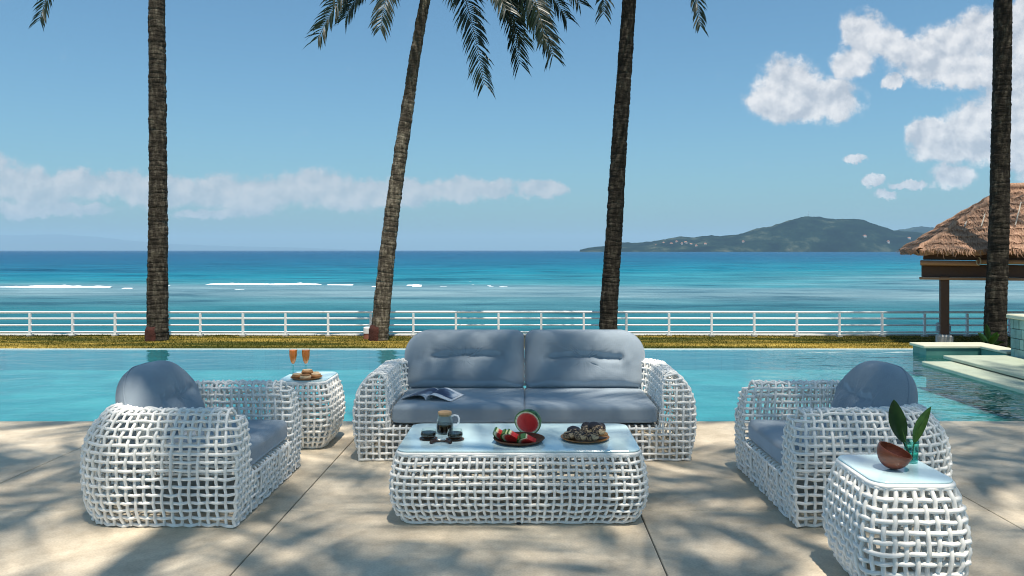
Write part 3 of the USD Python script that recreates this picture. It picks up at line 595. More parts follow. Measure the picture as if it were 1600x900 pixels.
def plate_prof(r, h, t=0.006):
    return [(0.001, 0), (r * 0.72, 0), (r * 0.92, h * 0.45), (r, h), (r - t * 0.7, h + 0.001), (r * 0.9 - t, h * 0.5 + t * 0.6), (r * 0.70, t), (0.001, t)]
# watermelon slices on a plate
pl = on(811, 690, CT_Z)
plate = thing('plate', 'round dark wooden plate of watermelon slices in the middle of the coffee table', 'plate', pl)
obj('dish', lathe(plate_prof(0.146, 0.022), 48), DARKWOOD, plate, smooth=40)
def melon_mat(name, face_axis):
    """red flesh, white rim and green striped rind by distance from the melon's middle (object space)"""
    n = {'tc': ('texture_coordinate', {}), 'ln': ('vector_math', dict(math_type='length')),
         'nz': ('noise_texture', dict(scale=45.0, detail=4.0)), 'ad': ('math', dict(math_type='multiply_add', value2=0.006)),
         'mr': ('map_range', dict(from_min=0.0, from_max=0.1, clamp=True)),
         'rp': ('rgb_ramp', dict(ramp=[(0.0, (0.62, 0.035, 0.03)), (0.60, (0.60, 0.03, 0.028)), (0.80, (0.62, 0.06, 0.05)), (0.845, (0.62, 0.38, 0.27)), (0.90, (0.68, 0.64, 0.44)), (0.945, (0.52, 0.56, 0.28)), (0.965, (0.10, 0.22, 0.06)), (1, (0.05, 0.14, 0.04))])),
         'sp': ('noise_texture', dict(scale=80.0, detail=2.0)), 'sr': ('rgb_ramp', dict(ramp=[(0.30, (0.55, 0.45, 0.45)), (0.5, (1, 1, 1)), (0.75, (1.25, 1.5, 1.4))])), 'mu': ('mix_color', dict(blend_type='multiply', fac=0.8)),
         'b': ('bump', dict(strength=0.3, distance=0.002)), 'p': ('principled_bsdf', dict(roughness=0.32))}
    l = [('tc.object', 'ln.vector1'), ('tc.object', 'nz.vector'), ('nz.fac', 'ad.value1'), ('ln.value', 'ad.value3'), ('ad.value', 'mr.value'), ('mr.result', 'rp.fac'), ('tc.object', 'sp.vector'), ('sp.fac', 'sr.fac'), ('rp.color', 'mu.a'), ('sr.color', 'mu.b'), ('mu.result', 'p.base_color'), ('sp.fac', 'b.height'), ('b.normal', 'p.normal')]
    return M(name, n, l)
MELON = melon_mat('watermelon_flesh', 0)
def rind_mat():
    n = {'tc': ('texture_coordinate', {}), 'mp': ('mapping', dict(scale=(1, 1, 1))), 'w': ('wave_texture', dict(wave_type='bands', bands_direction='x', scale=9.0, distortion=5.0, detail=3.0, detail_scale=3.0)), 'rp': ('rgb_ramp', dict(ramp=[(0.3, (0.018, 0.07, 0.018)), (0.7, (0.07, 0.19, 0.05))])), 'p': ('principled_bsdf', dict(roughness=0.3))}
    return M('watermelon_rind', n, [('tc.object', 'w.vector'), ('w.fac', 'rp.fac'), ('rp.color', 'p.base_color')])
RIND = rind_mat()
R_M = 0.098
def half_melon(t0=0.0, t1=PI, r=R_M):
    """wedge of a ball between two half planes through the y axis"""
    n, k = 24, 28; th = np.linspace(t0, t1, n); ph = np.linspace(0, PI, k)
    V = np.stack([np.outer(np.cos(th), np.sin(ph)) * r, np.outer(0 * th + 1, np.cos(ph)) * r * 1.04, np.outer(np.sin(th), np.sin(ph)) * r], -1)
    skin = T(V.reshape(-1, 3), grid_faces(n, k)); skin.fix_normals()
    faces = []
    for e in (0, n - 1):
        rr = np.linspace(0, 1, 10); W = V[e][None] * rr[:, None, None]; cen = np.array([0, 0, 0])
        W = np.stack([W[..., 0], np.broadcast_to(V[e][None, :, 1], W.shape[:2]) * rr[:, None], W[..., 2]], -1)
        faces.append(T(W.reshape(-1, 3), grid_faces(10, k)))
    return skin, cat_(faces)
def slice_wedge(ang, thick, r=R_M):
    """a flat triangular-ish cut: half disc sector of given thickness, rind on the arc; stands on edge, flat face along y"""
    a = np.linspace(-ang / 2, ang / 2, 20); arc = np.stack([np.sin(a) * r, np.cos(a) * r], 1); poly = Polygon(np.vstack([[0, 0.004], arc]))
    m = extr(poly, thick); m.apply_translation((0, 0, -thick / 2)); m = m.subdivide().subdivide()
    return rotm(m, PI / 2, [1, 0, 0])
def flesh(m, name, T4, parent_thing, mat):
    o = obj(name, m, mat, parent_thing, smooth=30)
    UsdGeom.Xformable(o).AddTransformOp().Set(Gf.Matrix4d(*[float(v) for v in np.array(T4).T.ravel()])); return o
TM = trimesh.transformations
def Rx(a): return TM.rotation_matrix(a, [1, 0, 0])
def Ry(a): return TM.rotation_matrix(a, [0, 1, 0])
def Rz(a): return TM.rotation_matrix(a, [0, 0, 1])
def Tr(x, y, z): return TM.translation_matrix([x, y, z])
# standing half of a watermelon behind the plate
hm = on(824, 680.5, CT_Z)
half = thing('watermelon', 'half watermelon standing behind the plate, red cut face to the front', 'watermelon', hm)
skin, cut = half_melon()
A = Tr(0.0, 0.0, 0.074) @ Rz(-0.50) @ Rx(0.34) @ Ry(-0.55) @ Rx(-PI / 2) @ np.diag([0.92, 0.76, 0.80, 1])
flesh(cut, 'flesh', A, half, MELON); flesh(skin, 'rind', A, half, RIND)
def melon_slice(x, y, ang, lean, turn, label):
    """a slice with its tip to the right, rind to the left"""
    t = thing('watermelon_slice', label, 'watermelon slice', (pl[0] + x, pl[1] + y, CT_Z + 0.008), 0, 'watermelon slices on the plate')
    m = slice_wedge(ang, 0.024)
    B = Tr(-0.0, 0, 0.0) @ Rz(turn) @ Rx(lean) @ Tr(0.055, 0, 0.030) @ Ry(-PI / 2 + 0.36) @ np.diag([1.12, 1.0, 1.12, 1])
    flesh(m, 'flesh', B, t, MELON)
    a = np.linspace(-ang / 2, ang / 2, 20); o = np.stack([np.sin(a) * R_M * 1.012, 0 * a, np.cos(a) * R_M * 1.012], 1); i_ = o * 0.965
    V = []
    for q in (o, i_):
        for s in (-0.0126, 0.0126): V.append(q + np.array([0, s, 0]))
    V = np.stack([V[0], V[1], V[3], V[2]], 1); rm = T(V.reshape(-1, 3), grid_faces(20, 4, False, True)); rm.fix_normals()
    flesh(rm, 'rind', B, t, RIND)
melon_slice(0.048, -0.055, 1.35, 1.02, -0.12, 'frontmost watermelon slice, whole red face showing, rightmost on the plate')
melon_slice(0.006, -0.035, 1.35, 0.90, -0.70, 'watermelon slice second from the front on the plate, mostly pale rind showing')
melon_slice(-0.032, -0.015, 1.35, 0.92, -0.45, 'watermelon slice third from the front, red face half hidden')
melon_slice(-0.072, 0.012, 1.25, 0.88, -0.60, 'leftmost small watermelon slice at the back of the plate')

# cookies with a dark drizzle on a round tray
tr = on(914, 686, CT_Z)
tray = thing('tray', 'round wooden tray of dark speckled cookies on the right of the coffee table', 'tray', tr)
obj('dish', lathe(plate_prof(0.140, 0.014), 48), TRAYWOOD, tray, smooth=40)
COOKIE = M('speckled_cookie', {'tc': ('texture_coordinate', {}), 'v': ('noise_texture', dict(scale=38.0, detail=3.0, roughness=0.6, distortion=1.5)), 'rp': ('rgb_ramp', dict(ramp=[(0.36, (0.025, 0.014, 0.008)), (0.44, (0.10, 0.06, 0.03)), (0.52, (0.42, 0.30, 0.17)), (0.8, (0.5, 0.38, 0.22))])), 'b': ('bump', dict(strength=0.6, distance=0.004)), 'p': ('principled_bsdf', dict(roughness=0.6))},
          [('tc.object', 'v.vector'), ('v.fac', 'rp.fac'), ('rp.color', 'p.base_color'), ('v.fac', 'b.height'), ('b.normal', 'p.normal')])
CHOC = plain('dark_chocolate', (0.018, 0.010, 0.007), 0.35, 0.2, 20, bump=0.4, bscale=50)
BISCUIT = plain('biscuit', (0.34, 0.16, 0.055), 0.7, 0.25, 40, bump=0.3, bscale=90)
PALEBUN = plain('pale_biscuit', (0.60, 0.43, 0.25), 0.7, 0.2, 40, bump=0.3, bscale=90)
def blob_disc(r, h, seed, n=28):
    prof = [(0.001, 0), (r * 0.8, 0), (r * 0.97, h * 0.22), (r, h * 0.45), (r * 0.9, h * 0.78), (r * 0.6, h * 0.96), (0.001, h)]
    m = lathe(prof, n); v = m.vertices; k = 1 + 0.16 * (meshkit.fbm(v * 55 + seed * 7, 3, seed) - 0.5); m.vertices = v * np.stack([k, k, 1 + (k - 1) * 1.5], 1); return m
ck = [(-0.088, -0.02, 0, 0.15, COOKIE), (-0.030, -0.062, 0, 0.35, COOKIE), (0.035, -0.070, 0, 0.30, COOKIE), (-0.050, 0.030, 0.0, 0.2, COOKIE), (0.090, -0.025, 0, -0.25, BISCUIT), (0.012, -0.005, 0.022, 0.25, COOKIE), (0.075, -0.030, 0.022, 0.45, COOKIE), (0.020, 0.062, 0.012, 0.6, CHOC), (0.085, 0.048, 0.015, 0.55, CHOC), (-0.060, 0.075, 0, 0.3, CHOC), (0.055, 0.005, 0.038, 0.35, CHOC)]
cl_ = ['speckled cookie at the left end of the tray', 'speckled cookie at the front left of the tray', 'speckled cookie at the front of the tray, right of the middle', 'speckled cookie behind the leftmost one on the tray', 'plain orange brown cookie at the right end of the tray', 'speckled cookie on top in the middle of the tray', 'speckled cookie lying on the orange brown one', 'dark chocolate cookie at the back middle of the tray', 'dark chocolate cookie at the back right of the tray', 'dark chocolate cookie at the back left of the tray', 'dark chocolate cookie topmost on the pile']
for k, (x, y, z, tl, mt) in enumerate(ck):
    t = thing('cookie', cl_[k], 'cookie', (tr[0] + x, tr[1] + y, CT_Z + 0.012 + z), 0, 'cookies on the coffee table tray')
    m = blob_disc(0.040, 0.026, k); rotm(m, tl, [1, 0.3 * math.sin(k * 2.1), 0]); m.apply_translation((0, 0, max(0, 0.035 * abs(math.sin(tl)))))
    obj('biscuit', m, mt, t, smooth=True)
    if mt is COOKIE:
        rg = np.random.default_rng(k); cr = []
        for q in range(6):
            a0 = rg.uniform(0, 6.28); rr0 = rg.uniform(0.004, 0.03); b = trimesh.creation.icosphere(1, rg.uniform(0.005, 0.009)); b.apply_scale([1, 1, 0.55]); b.apply_translation((math.cos(a0) * rr0, math.sin(a0) * rr0, 0.026)); cr.append(b)
        c = cat_(cr); rotm(c, tl, [1, 0.3 * math.sin(k * 2.1), 0]); c.apply_translation((0, 0, max(0, 0.035 * abs(math.sin(tl))))); obj('chocolate_chip', c, CHOC, t, smooth=True)

# coffee carafe
cf = on(695, 676.5, CT_Z)
car = thing('carafe', 'glass coffee carafe half full of coffee with a cork lid', 'carafe', cf)
obj('jug', lathe([(0.001, 0.0), (0.050, 0.0), (0.053, 0.006), (0.0515, 0.035), (0.047, 0.070), (0.041, 0.100), (0.0405, 0.112), (0.0385, 0.112), (0.039, 0.100), (0.045, 0.070), (0.0492, 0.035), (0.050, 0.008), (0.001, 0.004)], 40), GLASS, car, smooth=50)
obj('coffee', lathe([(0.001, 0.005), (0.0488, 0.009), (0.0488, 0.035), (0.0465, 0.054), (0.0465, 0.0545), (0.001, 0.0545)], 40), COFFEE, car, smooth=40)
obj('lid', lathe([(0.001, 0.103), (0.0375, 0.103), (0.0378, 0.113), (0.041, 0.1135), (0.0405, 0.124), (0.038, 0.127), (0.001, 0.128)], 32), CORK, car, smooth=40)
hp = [(0.040, 0, 0.100), (0.058, 0, 0.106), (0.076, 0, 0.101), (0.084, 0, 0.085), (0.083, 0, 0.066), (0.074, 0, 0.050), (0.060, 0, 0.044), (0.050, 0, 0.046)]
obj('handle', tube(np.array(hp), 0.0055, 8), M('handle_glass', {'p': ('principled_bsdf', dict(base_color=(0.8, 0.83, 0.85), roughness=0.08, alpha=0.45))}), car, smooth=True)
# coffee cups
for (x, y, lb) in ((669.5, 686, 'left round glass coffee cup, in front of the carafe'), (711, 687, 'right round glass coffee cup, in front of the carafe handle')):
    c = on(x, y, CT_Z); t = thing('coffee_cup', lb, 'cup', c, 0.5, 'glass coffee cups')
    obj('bowl', lathe([(0.001, 0.0), (0.022, 0.0), (0.036, 0.007), (0.0455, 0.022), (0.046, 0.032), (0.042, 0.048), (0.038, 0.060), (0.0365, 0.060), (0.0405, 0.047), (0.0443, 0.032), (0.0438, 0.023), (0.035, 0.009), (0.001, 0.003)], 36), GLASS, t, smooth=50)
    obj('coffee', lathe([(0.001, 0.004), (0.034, 0.010), (0.0432, 0.023), (0.0436, 0.031), (0.0415, 0.041), (0.001, 0.0415)], 36), COFFEE, t, smooth=40)
    obj('saucer', lathe([(0.001, -0.001), (0.035, -0.001), (0.052, 0.005), (0.052, 0.0065), (0.035, 0.001), (0.001, 0.001)], 36), DARKWOOD, t, smooth=40)
# small dark curved band
bd = on(689, 693, CT_Z); t = thing('bracelet', 'small dark brown curved band lying open in front of the coffee cups', 'bracelet', bd)
an = np.linspace(0.25, PI - 0.25, 24); bp = np.stack([-0.056 * np.cos(an), 0.042 * np.sin(an) - 0.022, 0.010 + 0 * an], -1)
wv = 0.006 + 0.0045 * np.abs(np.cos(an)) ** 2
bm = tube(bp, wv, 8); obj('band', bm, plain('dark_leather', (0.045, 0.02, 0.012), 0.22), t, smooth=True)
obj('plate', tube(bp[8:16] + np.array([0, 0, 0.0055]), 0.0035, 8), plain('silver', (0.6, 0.58, 0.55), 0.2, extra=dict(metallic=1.0)), t, smooth=True)

# left side table: tray of biscuits, two flutes
tr2 = on(479, 591.5, ST_Z)
tray2 = thing('tray', 'small round wooden tray of biscuits beside the orange drinks', 'tray', tr2)
obj('dish', lathe(plate_prof(0.118, 0.016), 40), TRAYWOOD, tray2, smooth=40)
bs = [(-0.065, -0.02, 0, BISCUIT, 'brown biscuit at the left of the small tray'), (0.008, -0.058, 0, PALEBUN, 'pale biscuit at the front of the small tray'), (0.072, -0.005, 0, BISCUIT, 'brown biscuit at the right of the small tray'), (-0.020, 0.045, 0.0, PALEBUN, 'pale biscuit at the back left of the small tray'), (0.0, 0.020, 0.026, BISCUIT, 'brown biscuit topmost on the small tray'), (0.045, 0.055, 0.0, BISCUIT, 'brown biscuit at the back right of the small tray')]
for k, (x, y, z, mt, lb) in enumerate(bs):
    t = thing('biscuit', lb, 'biscuit', (tr2[0] + x, tr2[1] + y, ST_Z + 0.010 + z), 0, 'biscuits on the small tray')
    m = blob_disc(0.042, 0.028, 20 + k); rotm(m, 0.12 * math.sin(k * 3), [1, 0, 0]); obj('lower_half', m, mt, t, smooth=True)
    obj('filling', mv(blob_disc(0.036, 0.008, 40 + k), (0, 0, 0.024)), PALEBUN if mt is BISCUIT else BISCUIT, t, smooth=True)
JUICE = plain('orange_juice', (0.85, 0.20, 0.012), 0.2, 0.08, 20)
for x, lb in ((458, 'left champagne flute of orange drink'), (478, 'right champagne flute of orange drink')):
    d = 6.28; t = thing('champagne_flute', lb + ' on the side table by the pool', 'glass', ((x - CX) * d / F, d, ST_Z), 0, 'champagne flutes of orange drink')
    obj('bowl', lathe([(0.004, 0.066), (0.013, 0.078), (0.024, 0.105), (0.031, 0.140), (0.0325, 0.168), (0.031, 0.197), (0.0302, 0.197), (0.0315, 0.168), (0.030, 0.140), (0.023, 0.106), (0.012, 0.080), (0.001, 0.074)], 32), GLASS, t, smooth=50)
    obj('drink', lathe([(0.001, 0.076), (0.012, 0.083), (0.0225, 0.107), (0.0295, 0.140), (0.031, 0.168), (0.0305, 0.186), (0.001, 0.1865)], 32), JUICE, t, smooth=40)
    obj('stem', lathe([(0.005, 0.004), (0.0042, 0.02), (0.0042, 0.055), (0.006, 0.068)], 12), TEAL_GLASS, t, smooth=True)
    obj('foot', lathe([(0.001, 0), (0.030, 0), (0.031, 0.002), (0.008, 0.006), (0.001, 0.007)], 28), TEAL_GLASS, t, smooth=40)

# right side table: wooden bowl, vase with two leaves
bw = on(1397, 733, ST_Z)
bowl = thing('bowl', 'empty red brown wooden bowl tipped on its side on the glass table', 'bowl', bw)
bprof = []
for t_ in np.linspace(0, 1, 12): bprof.append((max(0.001, 0.073 * math.sin(t_ * PI / 2 * 1.02)), 0.083 - 0.083 * math.cos(t_ * PI / 2 * 1.02)))
inner = [(r * 0.91 if r > 0.002 else 0.001, z * 0.93 + 0.008) for r, z in bprof][::-1]
bm = lathe(bprof + [(bprof[-1][0] - 0.002, bprof[-1][1] + 0.003)] + inner, 44); rotm(bm, 0.30, [0, 1, 0], (0, 0, 0.072)); rotm(bm, 0.22, [1, 0, 0], (0, 0, 0.072))
bm.apply_translation((0, 0, -bm.bounds[0, 2])); obj('shell', bm, REDWOOD, bowl, smooth=40)
vs = on(1424, 722.5, ST_Z)
vase = thing('vase', 'small clear green glass vase behind the wooden bowl', 'vase', vs)
obj('glass', lathe([(0.001, 0), (0.026, 0), (0.028, 0.004), (0.030, 0.05), (0.033, 0.10), (0.0315, 0.10), (0.0285, 0.05), (0.026, 0.010), (0.001, 0.008)], 32), TEAL_GLASS, vase, smooth=50)
obj('water', lathe([(0.001, 0.009), (0.0255, 0.011), (0.0278, 0.048), (0.001, 0.0485)], 32), TEAL_GLASS, vase, smooth=40)
def leaf_mat(name, c1, c2, trans=0.3, rough=0.3):
    n = {'tc': ('texture_coordinate', {}), 'nz': ('noise_texture', dict(scale=30.0, detail=4.0)), 'rp': ('rgb_ramp', dict(ramp=[(0.3, c1), (0.7, c2)])), 'p': ('principled_bsdf', dict(roughness=rough)), 't': ('translucent_bsdf', {}), 'm': ('mix_closure', dict(fac=trans))}
    return M(name, n, [('tc.object', 'nz.vector'), ('nz.fac', 'rp.fac'), ('rp.color', 'p.base_color'), ('rp.color', 't.color'), ('p.BSDF', 'm.closure1'), ('t.BSDF', 'm.closure2')], surface='m.closure')
LEAF1 = leaf_mat('dark_leaf', (0.012, 0.045, 0.012), (0.03, 0.085, 0.02)); LEAF2 = leaf_mat('bright_leaf', (0.05, 0.13, 0.025), (0.10, 0.22, 0.04), 0.4)
def big_leaf(tip, bend, width, n=22, fold=0.35, side=(1, 0, 0)):
    """a lance leaf from the origin to tip, bowed by bend, with a midrib fold"""
    t = np.linspace(0, 1, n); tip, bend, side = np.array(tip), np.array(bend), np.array(side, float)
    c = t[:, None] * tip + (4 * t * (1 - t))[:, None] * bend
    w = width * np.where(t < 0.28, 0.06, np.sin(np.clip((t - 0.28) / 0.72, 0, 1) * PI) ** 0.75 * (1 - 0.25 * t)) + 0.0012
    tan = np.gradient(c, axis=0); tan /= np.linalg.norm(tan, axis=1, keepdims=True); s = side - tan * (tan @ side)[:, None]; s /= np.linalg.norm(s, axis=1, keepdims=True); nn = np.cross(tan, s)
    k = np.array([-1, -0.5, 0, 0.5, 1]); V = c[:, None] + s[:, None] * (w[:, None] * k)[..., None] + nn[:, None] * (fold * w[:, None] * np.abs(k) ** 1.2)[..., None]
    up = T(V.reshape(-1, 3), grid_faces(n, 5)); lo = T((V - nn[:, None] * 0.0012).reshape(-1, 3), grid_faces(n, 5)[:, ::-1]); return cat_([up, lo])
lf = thing('leaf', 'broad dark green leaf leaning left in the glass vase', 'leaf', (vs[0], vs[1], ST_Z + 0.012), 0, 'leaves in the vase')
obj('blade', big_leaf((-0.080, 0.0, 0.275), (-0.016, -0.004, 0.0), 0.043, side=(0.85, -0.5, 0.3)), LEAF1, lf, smooth=True)
obj('midrib', tube([(0, -0.001, 0), (-0.030, -0.006, 0.085), (-0.057, -0.005, 0.19), (-0.0795, -0.001, 0.269)], [0.0035, 0.003, 0.002, 0.001], 6), LEAF2, lf, smooth=True)
lf = thing('leaf', 'slim bright green leaf leaning right in the glass vase', 'leaf', (vs[0] + 0.004, vs[1], ST_Z + 0.012), 0, 'leaves in the vase')
obj('blade', big_leaf((0.090, 0.01, 0.240), (-0.020, 0.0, 0.006), 0.026, fold=0.8, side=(0.75, -0.6, -0.3)), LEAF2, lf, smooth=True)
obj('midrib', tube([(0, 0, 0), (0.004, 0, 0.06), (0.028, 0.003, 0.145), (0.0895, 0.010, 0.238)], [0.003, 0.0028, 0.002, 0.001], 6), LEAF2, lf, smooth=True)

# open magazine on the left seat cushion
mg = thing('magazine', 'open magazine with a dark blue picture on the left seat cushion', 'magazine', (-0.685, 5.90, 0.398), -0.30)
def page_mat(name, seed):
    n = {'tc': ('texture_coordinate', {}), 'nz': ('noise_texture', dict(scale=9.0, detail=3.0, w=seed, dimensions='4D')), 'rp': ('rgb_ramp', dict(ramp=[(0.36, (0.02, 0.035, 0.09)), (0.46, (0.06, 0.09, 0.17)), (0.54, (0.16, 0.24, 0.34)), (0.64, (0.5, 0.55, 0.6))])), 'p': ('principled_bsdf', dict(roughness=0.3))}
    return M(name, n, [('tc.object', 'nz.vector'), ('nz.fac', 'rp.fac'), ('rp.color', 'p.base_color')])
PAPER = plain('paper', (0.78, 0.79, 0.80), 0.4, 0.03)
def page(sx, lift=0.0, w=0.195, h=0.265, x_to=1.0, y_in=0.0, z_off=0.0):
    t = np.linspace(0.0, x_to, 18); x = sx * w * t; z = 0.004 + (0.042 + lift) * np.sin(np.clip(t, 0, 1) ** 0.55 * PI) ** 1.2 * (1 - 0.35 * t) + z_off
    ys = np.linspace(-h / 2 + y_in, h / 2 - y_in, 8); V = np.stack(np.broadcast_arrays(x[:, None], ys[None], z[:, None] * (1 + 0.25 * np.sin(ys[None] * 9 + sx))), -1)
    up = T(V.reshape(-1, 3), grid_faces(18, 8)); lo = T((V - np.array([0, 0, 0.004])).reshape(-1, 3), grid_faces(18, 8)[:, ::-1])
    return cat_([up, lo])
for sx in (-1, 1):
    pg = obj('page', page(sx), PAPER, mg, smooth=True)
    obj('picture', page(sx, 0.0, x_to=0.93, y_in=0.016 if sx < 0 else 0.05, z_off=0.0025), page_mat(f'printed_picture_{"left" if sx < 0 else "right"}', 3.0 + sx), pg, smooth=True)

# ------------------------------------------------------------------ railing
rail = thing('railing', 'long white metal railing along the edge of the lawn above the sea', 'railing', (0, 0, 0))
RY = 23.95
def rail_z(y): return H - (y - CY) * RY / F
x0, x1 = (-40 - CX) * RY / F, (1640 - CX) * RY / F
obj('top_rail', tube([(x0, RY, rail_z(488)), (0, RY, rail_z(487.4)), (x1, RY, rail_z(488))], 0.034, 8), WHITE, rail, smooth=True)
for y in (497.8, 508.2, 519.0): obj('rail', tube([(x0, RY, rail_z(y)), (0, RY, rail_z(y - 0.5)), (x1, RY, rail_z(y))], 0.026, 8), WHITE, rail, smooth=True)
for k in range(-2, 26):
    x = (47 + 66.55 * k - CX) * RY / F
    if x0 < x < x1:
        ps = obj('post', cbox(x - 0.032, x + 0.032, RY - 0.042, RY + 0.040, LAWN_Z - 0.02, rail_z(490), 0.006), WHITE, rail)
        obj('foot_plate', cbox(x - 0.075, x + 0.075, RY - 0.085, RY + 0.085, LAWN_Z - 0.02, LAWN_Z + 0.06, 0.006), CONC, ps)

# ------------------------------------------------------------------ coconut palms
def bark(name='palm_bark', k=1.0):
    n = {'tc': ('texture_coordinate', {}), 'mp': ('mapping', dict(scale=(3, 3, 1))), 'nz': ('noise_texture', dict(scale=3.0, detail=7.0, roughness=0.7)), 'n2': ('noise_texture', dict(scale=1.3, detail=3.0)),
         'sc': ('mapping', dict(scale=(2.2, 2.2, 6.5))), 'n3': ('noise_texture', dict(scale=3.0, detail=5.0, roughness=0.65, distortion=0.6)),
         'rp': ('rgb_ramp', dict(ramp=[(q, tuple(k * c for c in col)) for q, col in ((0.25, (0.018, 0.015, 0.011)), (0.48, (0.045, 0.037, 0.028)), (0.60, (0.11, 0.095, 0.072)), (0.80, (0.26, 0.23, 0.18)))])),
         'r3': ('rgb_ramp', dict(ramp=[(0.33, (0.50, 0.48, 0.47)), (0.52, (0.88, 0.88, 0.88)), (0.7, (1.25, 1.25, 1.25))])), 'mu': ('mix_color', dict(blend_type='multiply', fac=1.0, use_clamp=False)),
         'b': ('bump', dict(strength=0.8, distance=0.03)), 'p': ('principled_bsdf', dict(roughness=0.9, specular_ior_level=0.15))}
    l = [('tc.object', 'mp.vector'), ('mp.vector', 'nz.vector'), ('tc.object', 'sc.vector'), ('sc.vector', 'n3.vector'), ('nz.fac', 'rp.fac'), ('n3.fac', 'r3.fac'), ('rp.color', 'mu.a'), ('r3.color', 'mu.b'), ('mu.result', 'p.base_color'), ('n3.fac', 'b.height'), ('b.normal', 'p.normal')]
    return M(name, n, l)
BARK = bark(); BARK_LIT = bark('lit_palm_bark', 2.1); BARK_SHADED = bark('shaded_palm_bark', 0.62)  # one bark, with copies toned for the sunlit trunk and the shaded trunks
ROOT = plain('root_brown', (0.060, 0.014, 0.008), 0.9, 0.35, 6, bump=0.6, bscale=20, bdist=0.03)
def frond_mat(name, c1, c2, c3):
    n = {'geo': ('geometry', {}), 'rp': ('rgb_ramp', dict(ramp=[(0.0, c1), (0.6, c2), (1.0, c3)])), 'p': ('principled_bsdf', dict(roughness=0.38, specular_ior_level=0.4)), 't': ('translucent_bsdf', {}), 'm': ('mix_closure', dict(fac=0.22))}
    return M(name, n, [('geo.random_per_island', 'rp.fac'), ('rp.color', 'p.base_color'), ('rp.color', 't.color'), ('p.BSDF', 'm.closure1'), ('t.BSDF', 'm.closure2')], surface='m.closure')
FROND = frond_mat('palm_leaf', (0.008, 0.020, 0.007), (0.015, 0.034, 0.010), (0.04, 0.042, 0.015))
RACHIS = plain('palm_rachis', (0.09, 0.075, 0.03), 0.5, 0.2)
def smooth_line(pts, n):
    p = np.asarray(pts, float); s = np.r_[0, np.cumsum(np.linalg.norm(np.diff(p, axis=0), axis=1))]
    from scipy.interpolate import CubicSpline
    cs = CubicSpline(s, p, axis=0); return cs(np.linspace(0, s[-1], n)), cs
def trunk(pts, radii, seed):
    p = np.asarray(pts, float); Ln = np.linalg.norm(np.diff(p, axis=0), axis=1).sum(); nring = int(Ln / 0.13)
    line, _ = smooth_line(p, nring * 4 + 1); k = np.linspace(0, 1, len(line)); r = np.interp(k, np.linspace(0, 1, len(radii)), radii)
    rg = np.random.default_rng(seed); ph = np.arange(len(line)) % 4
    ring = np.array([0.020, 0.008, -0.008, -0.018])[ph] * (0.6 + 0.8 * np.repeat(rg.random(nring + 1), 4)[:len(line)])
    line = line + np.c_[rg.normal(0, 0.004, (len(line), 2)), np.zeros(len(line))]
    m = tube(line, r * (1 + ring), 20); v = m.vertices; m.vertices = v + 0.045 * (meshkit.fbm(v * np.array([3, 3, 5]) + seed, 3, seed)[:, None] - 0.5) * np.array([1, 1, 0.6]); return m
def frond(ctrl, n_leaf=46, leaf=0.80, seed=0, hang=0.6, wide=0.026, bare=0.16, dorsal=None):
    """a feather leaf: rachis along the control points; leaflets in two rows that sag"""
    rg = np.random.default_rng(seed); c = np.asarray(ctrl, float)
    t = np.linspace(0, 1, 24)
    if len(c) == 3: line = ((1 - t) ** 2)[:, None] * c[0] + (2 * t * (1 - t))[:, None] * c[1] + (t ** 2)[:, None] * c[2]
    else: line, _ = smooth_line(c, 24)
    tan = np.gradient(line, axis=0); tan /= np.linalg.norm(tan, axis=1, keepdims=True)
    V, Fc = [], []
    tt = np.linspace(bare, 0.995, n_leaf)
    down = np.array([0, 0, -1.0])
    for k, q in enumerate(tt):
        i = q * 23; i0 = min(int(i), 22); w = i - i0; o = line[i0] * (1 - w) + line[i0 + 1] * w; tn = tan[i0]
        up = np.array([0, 0, 1.0]) - tn * tn[2]; 
        if dorsal is None:
            out = line[-1] - line[0]; out = out * np.array([1, 1, 0]); out /= np.linalg.norm(out) + 1e-9; up = np.array([0, 0, 1.0]) * max(0.0, 1 - abs(tn[2])) + out * abs(tn[2])
        else: up = np.array(dorsal, float)
        up = up - tn * (up @ tn); up = up / (np.linalg.norm(up) + 1e-9)
        sd = np.cross(tn, up); sd /= np.linalg.norm(sd) + 1e-9
        L0 = leaf * (0.55 + 0.45 * math.sin(min(1, q * 1.6) * PI / 2)) * (1 - 0.38 * max(0, q - 0.55) / 0.45)
        for s in (-1, 1):
            L = L0 * rg.uniform(0.75, 1.25); fw = 0.50 + 0.85 * q + rg.normal(0, 0.20); hg = hang * rg.uniform(0.6, 1.3) * (1 - 0.55 * abs(tn[2]))
            d0 = tn * fw + sd * s * 1.0 + up * 0.22; d0 /= np.linalg.norm(d0)
            d1 = d0 + down * hg * 0.55; d1 /= np.linalg.norm(d1); d2 = d0 + down * hg * 1.5; d2 /= np.linalg.norm(d2)
            p1 = o + d0 * L * 0.35; p2 = p1 + d1 * L * 0.35; p3 = p2 + d2 * L * 0.30
            wv = np.cross(d1, up + 0.3 * rg.normal(size=3)); wv /= np.linalg.norm(wv) + 1e-9; wd = wide * rg.uniform(0.8, 1.15)
            b = len(V); V += [o - wv * wd * 0.35, o + wv * wd * 0.35, p1 - wv * wd, p1 + wv * wd, p2 - wv * wd * 0.72, p2 + wv * wd * 0.72, p3]
            Fc += [(b, b + 1, b + 3), (b, b + 3, b + 2), (b + 2, b + 3, b + 5), (b + 2, b + 5, b + 4), (b + 4, b + 5, b + 6)]
    return T(V, Fc), tube(line, np.linspace(0.030, 0.006, 24), 6)
def put_frond(root, *a, **k):
    lv, ra = frond(*a, **k); o = obj('frond', lv, FROND, root); obj('rachis', ra, RACHIS, o, smooth=True)
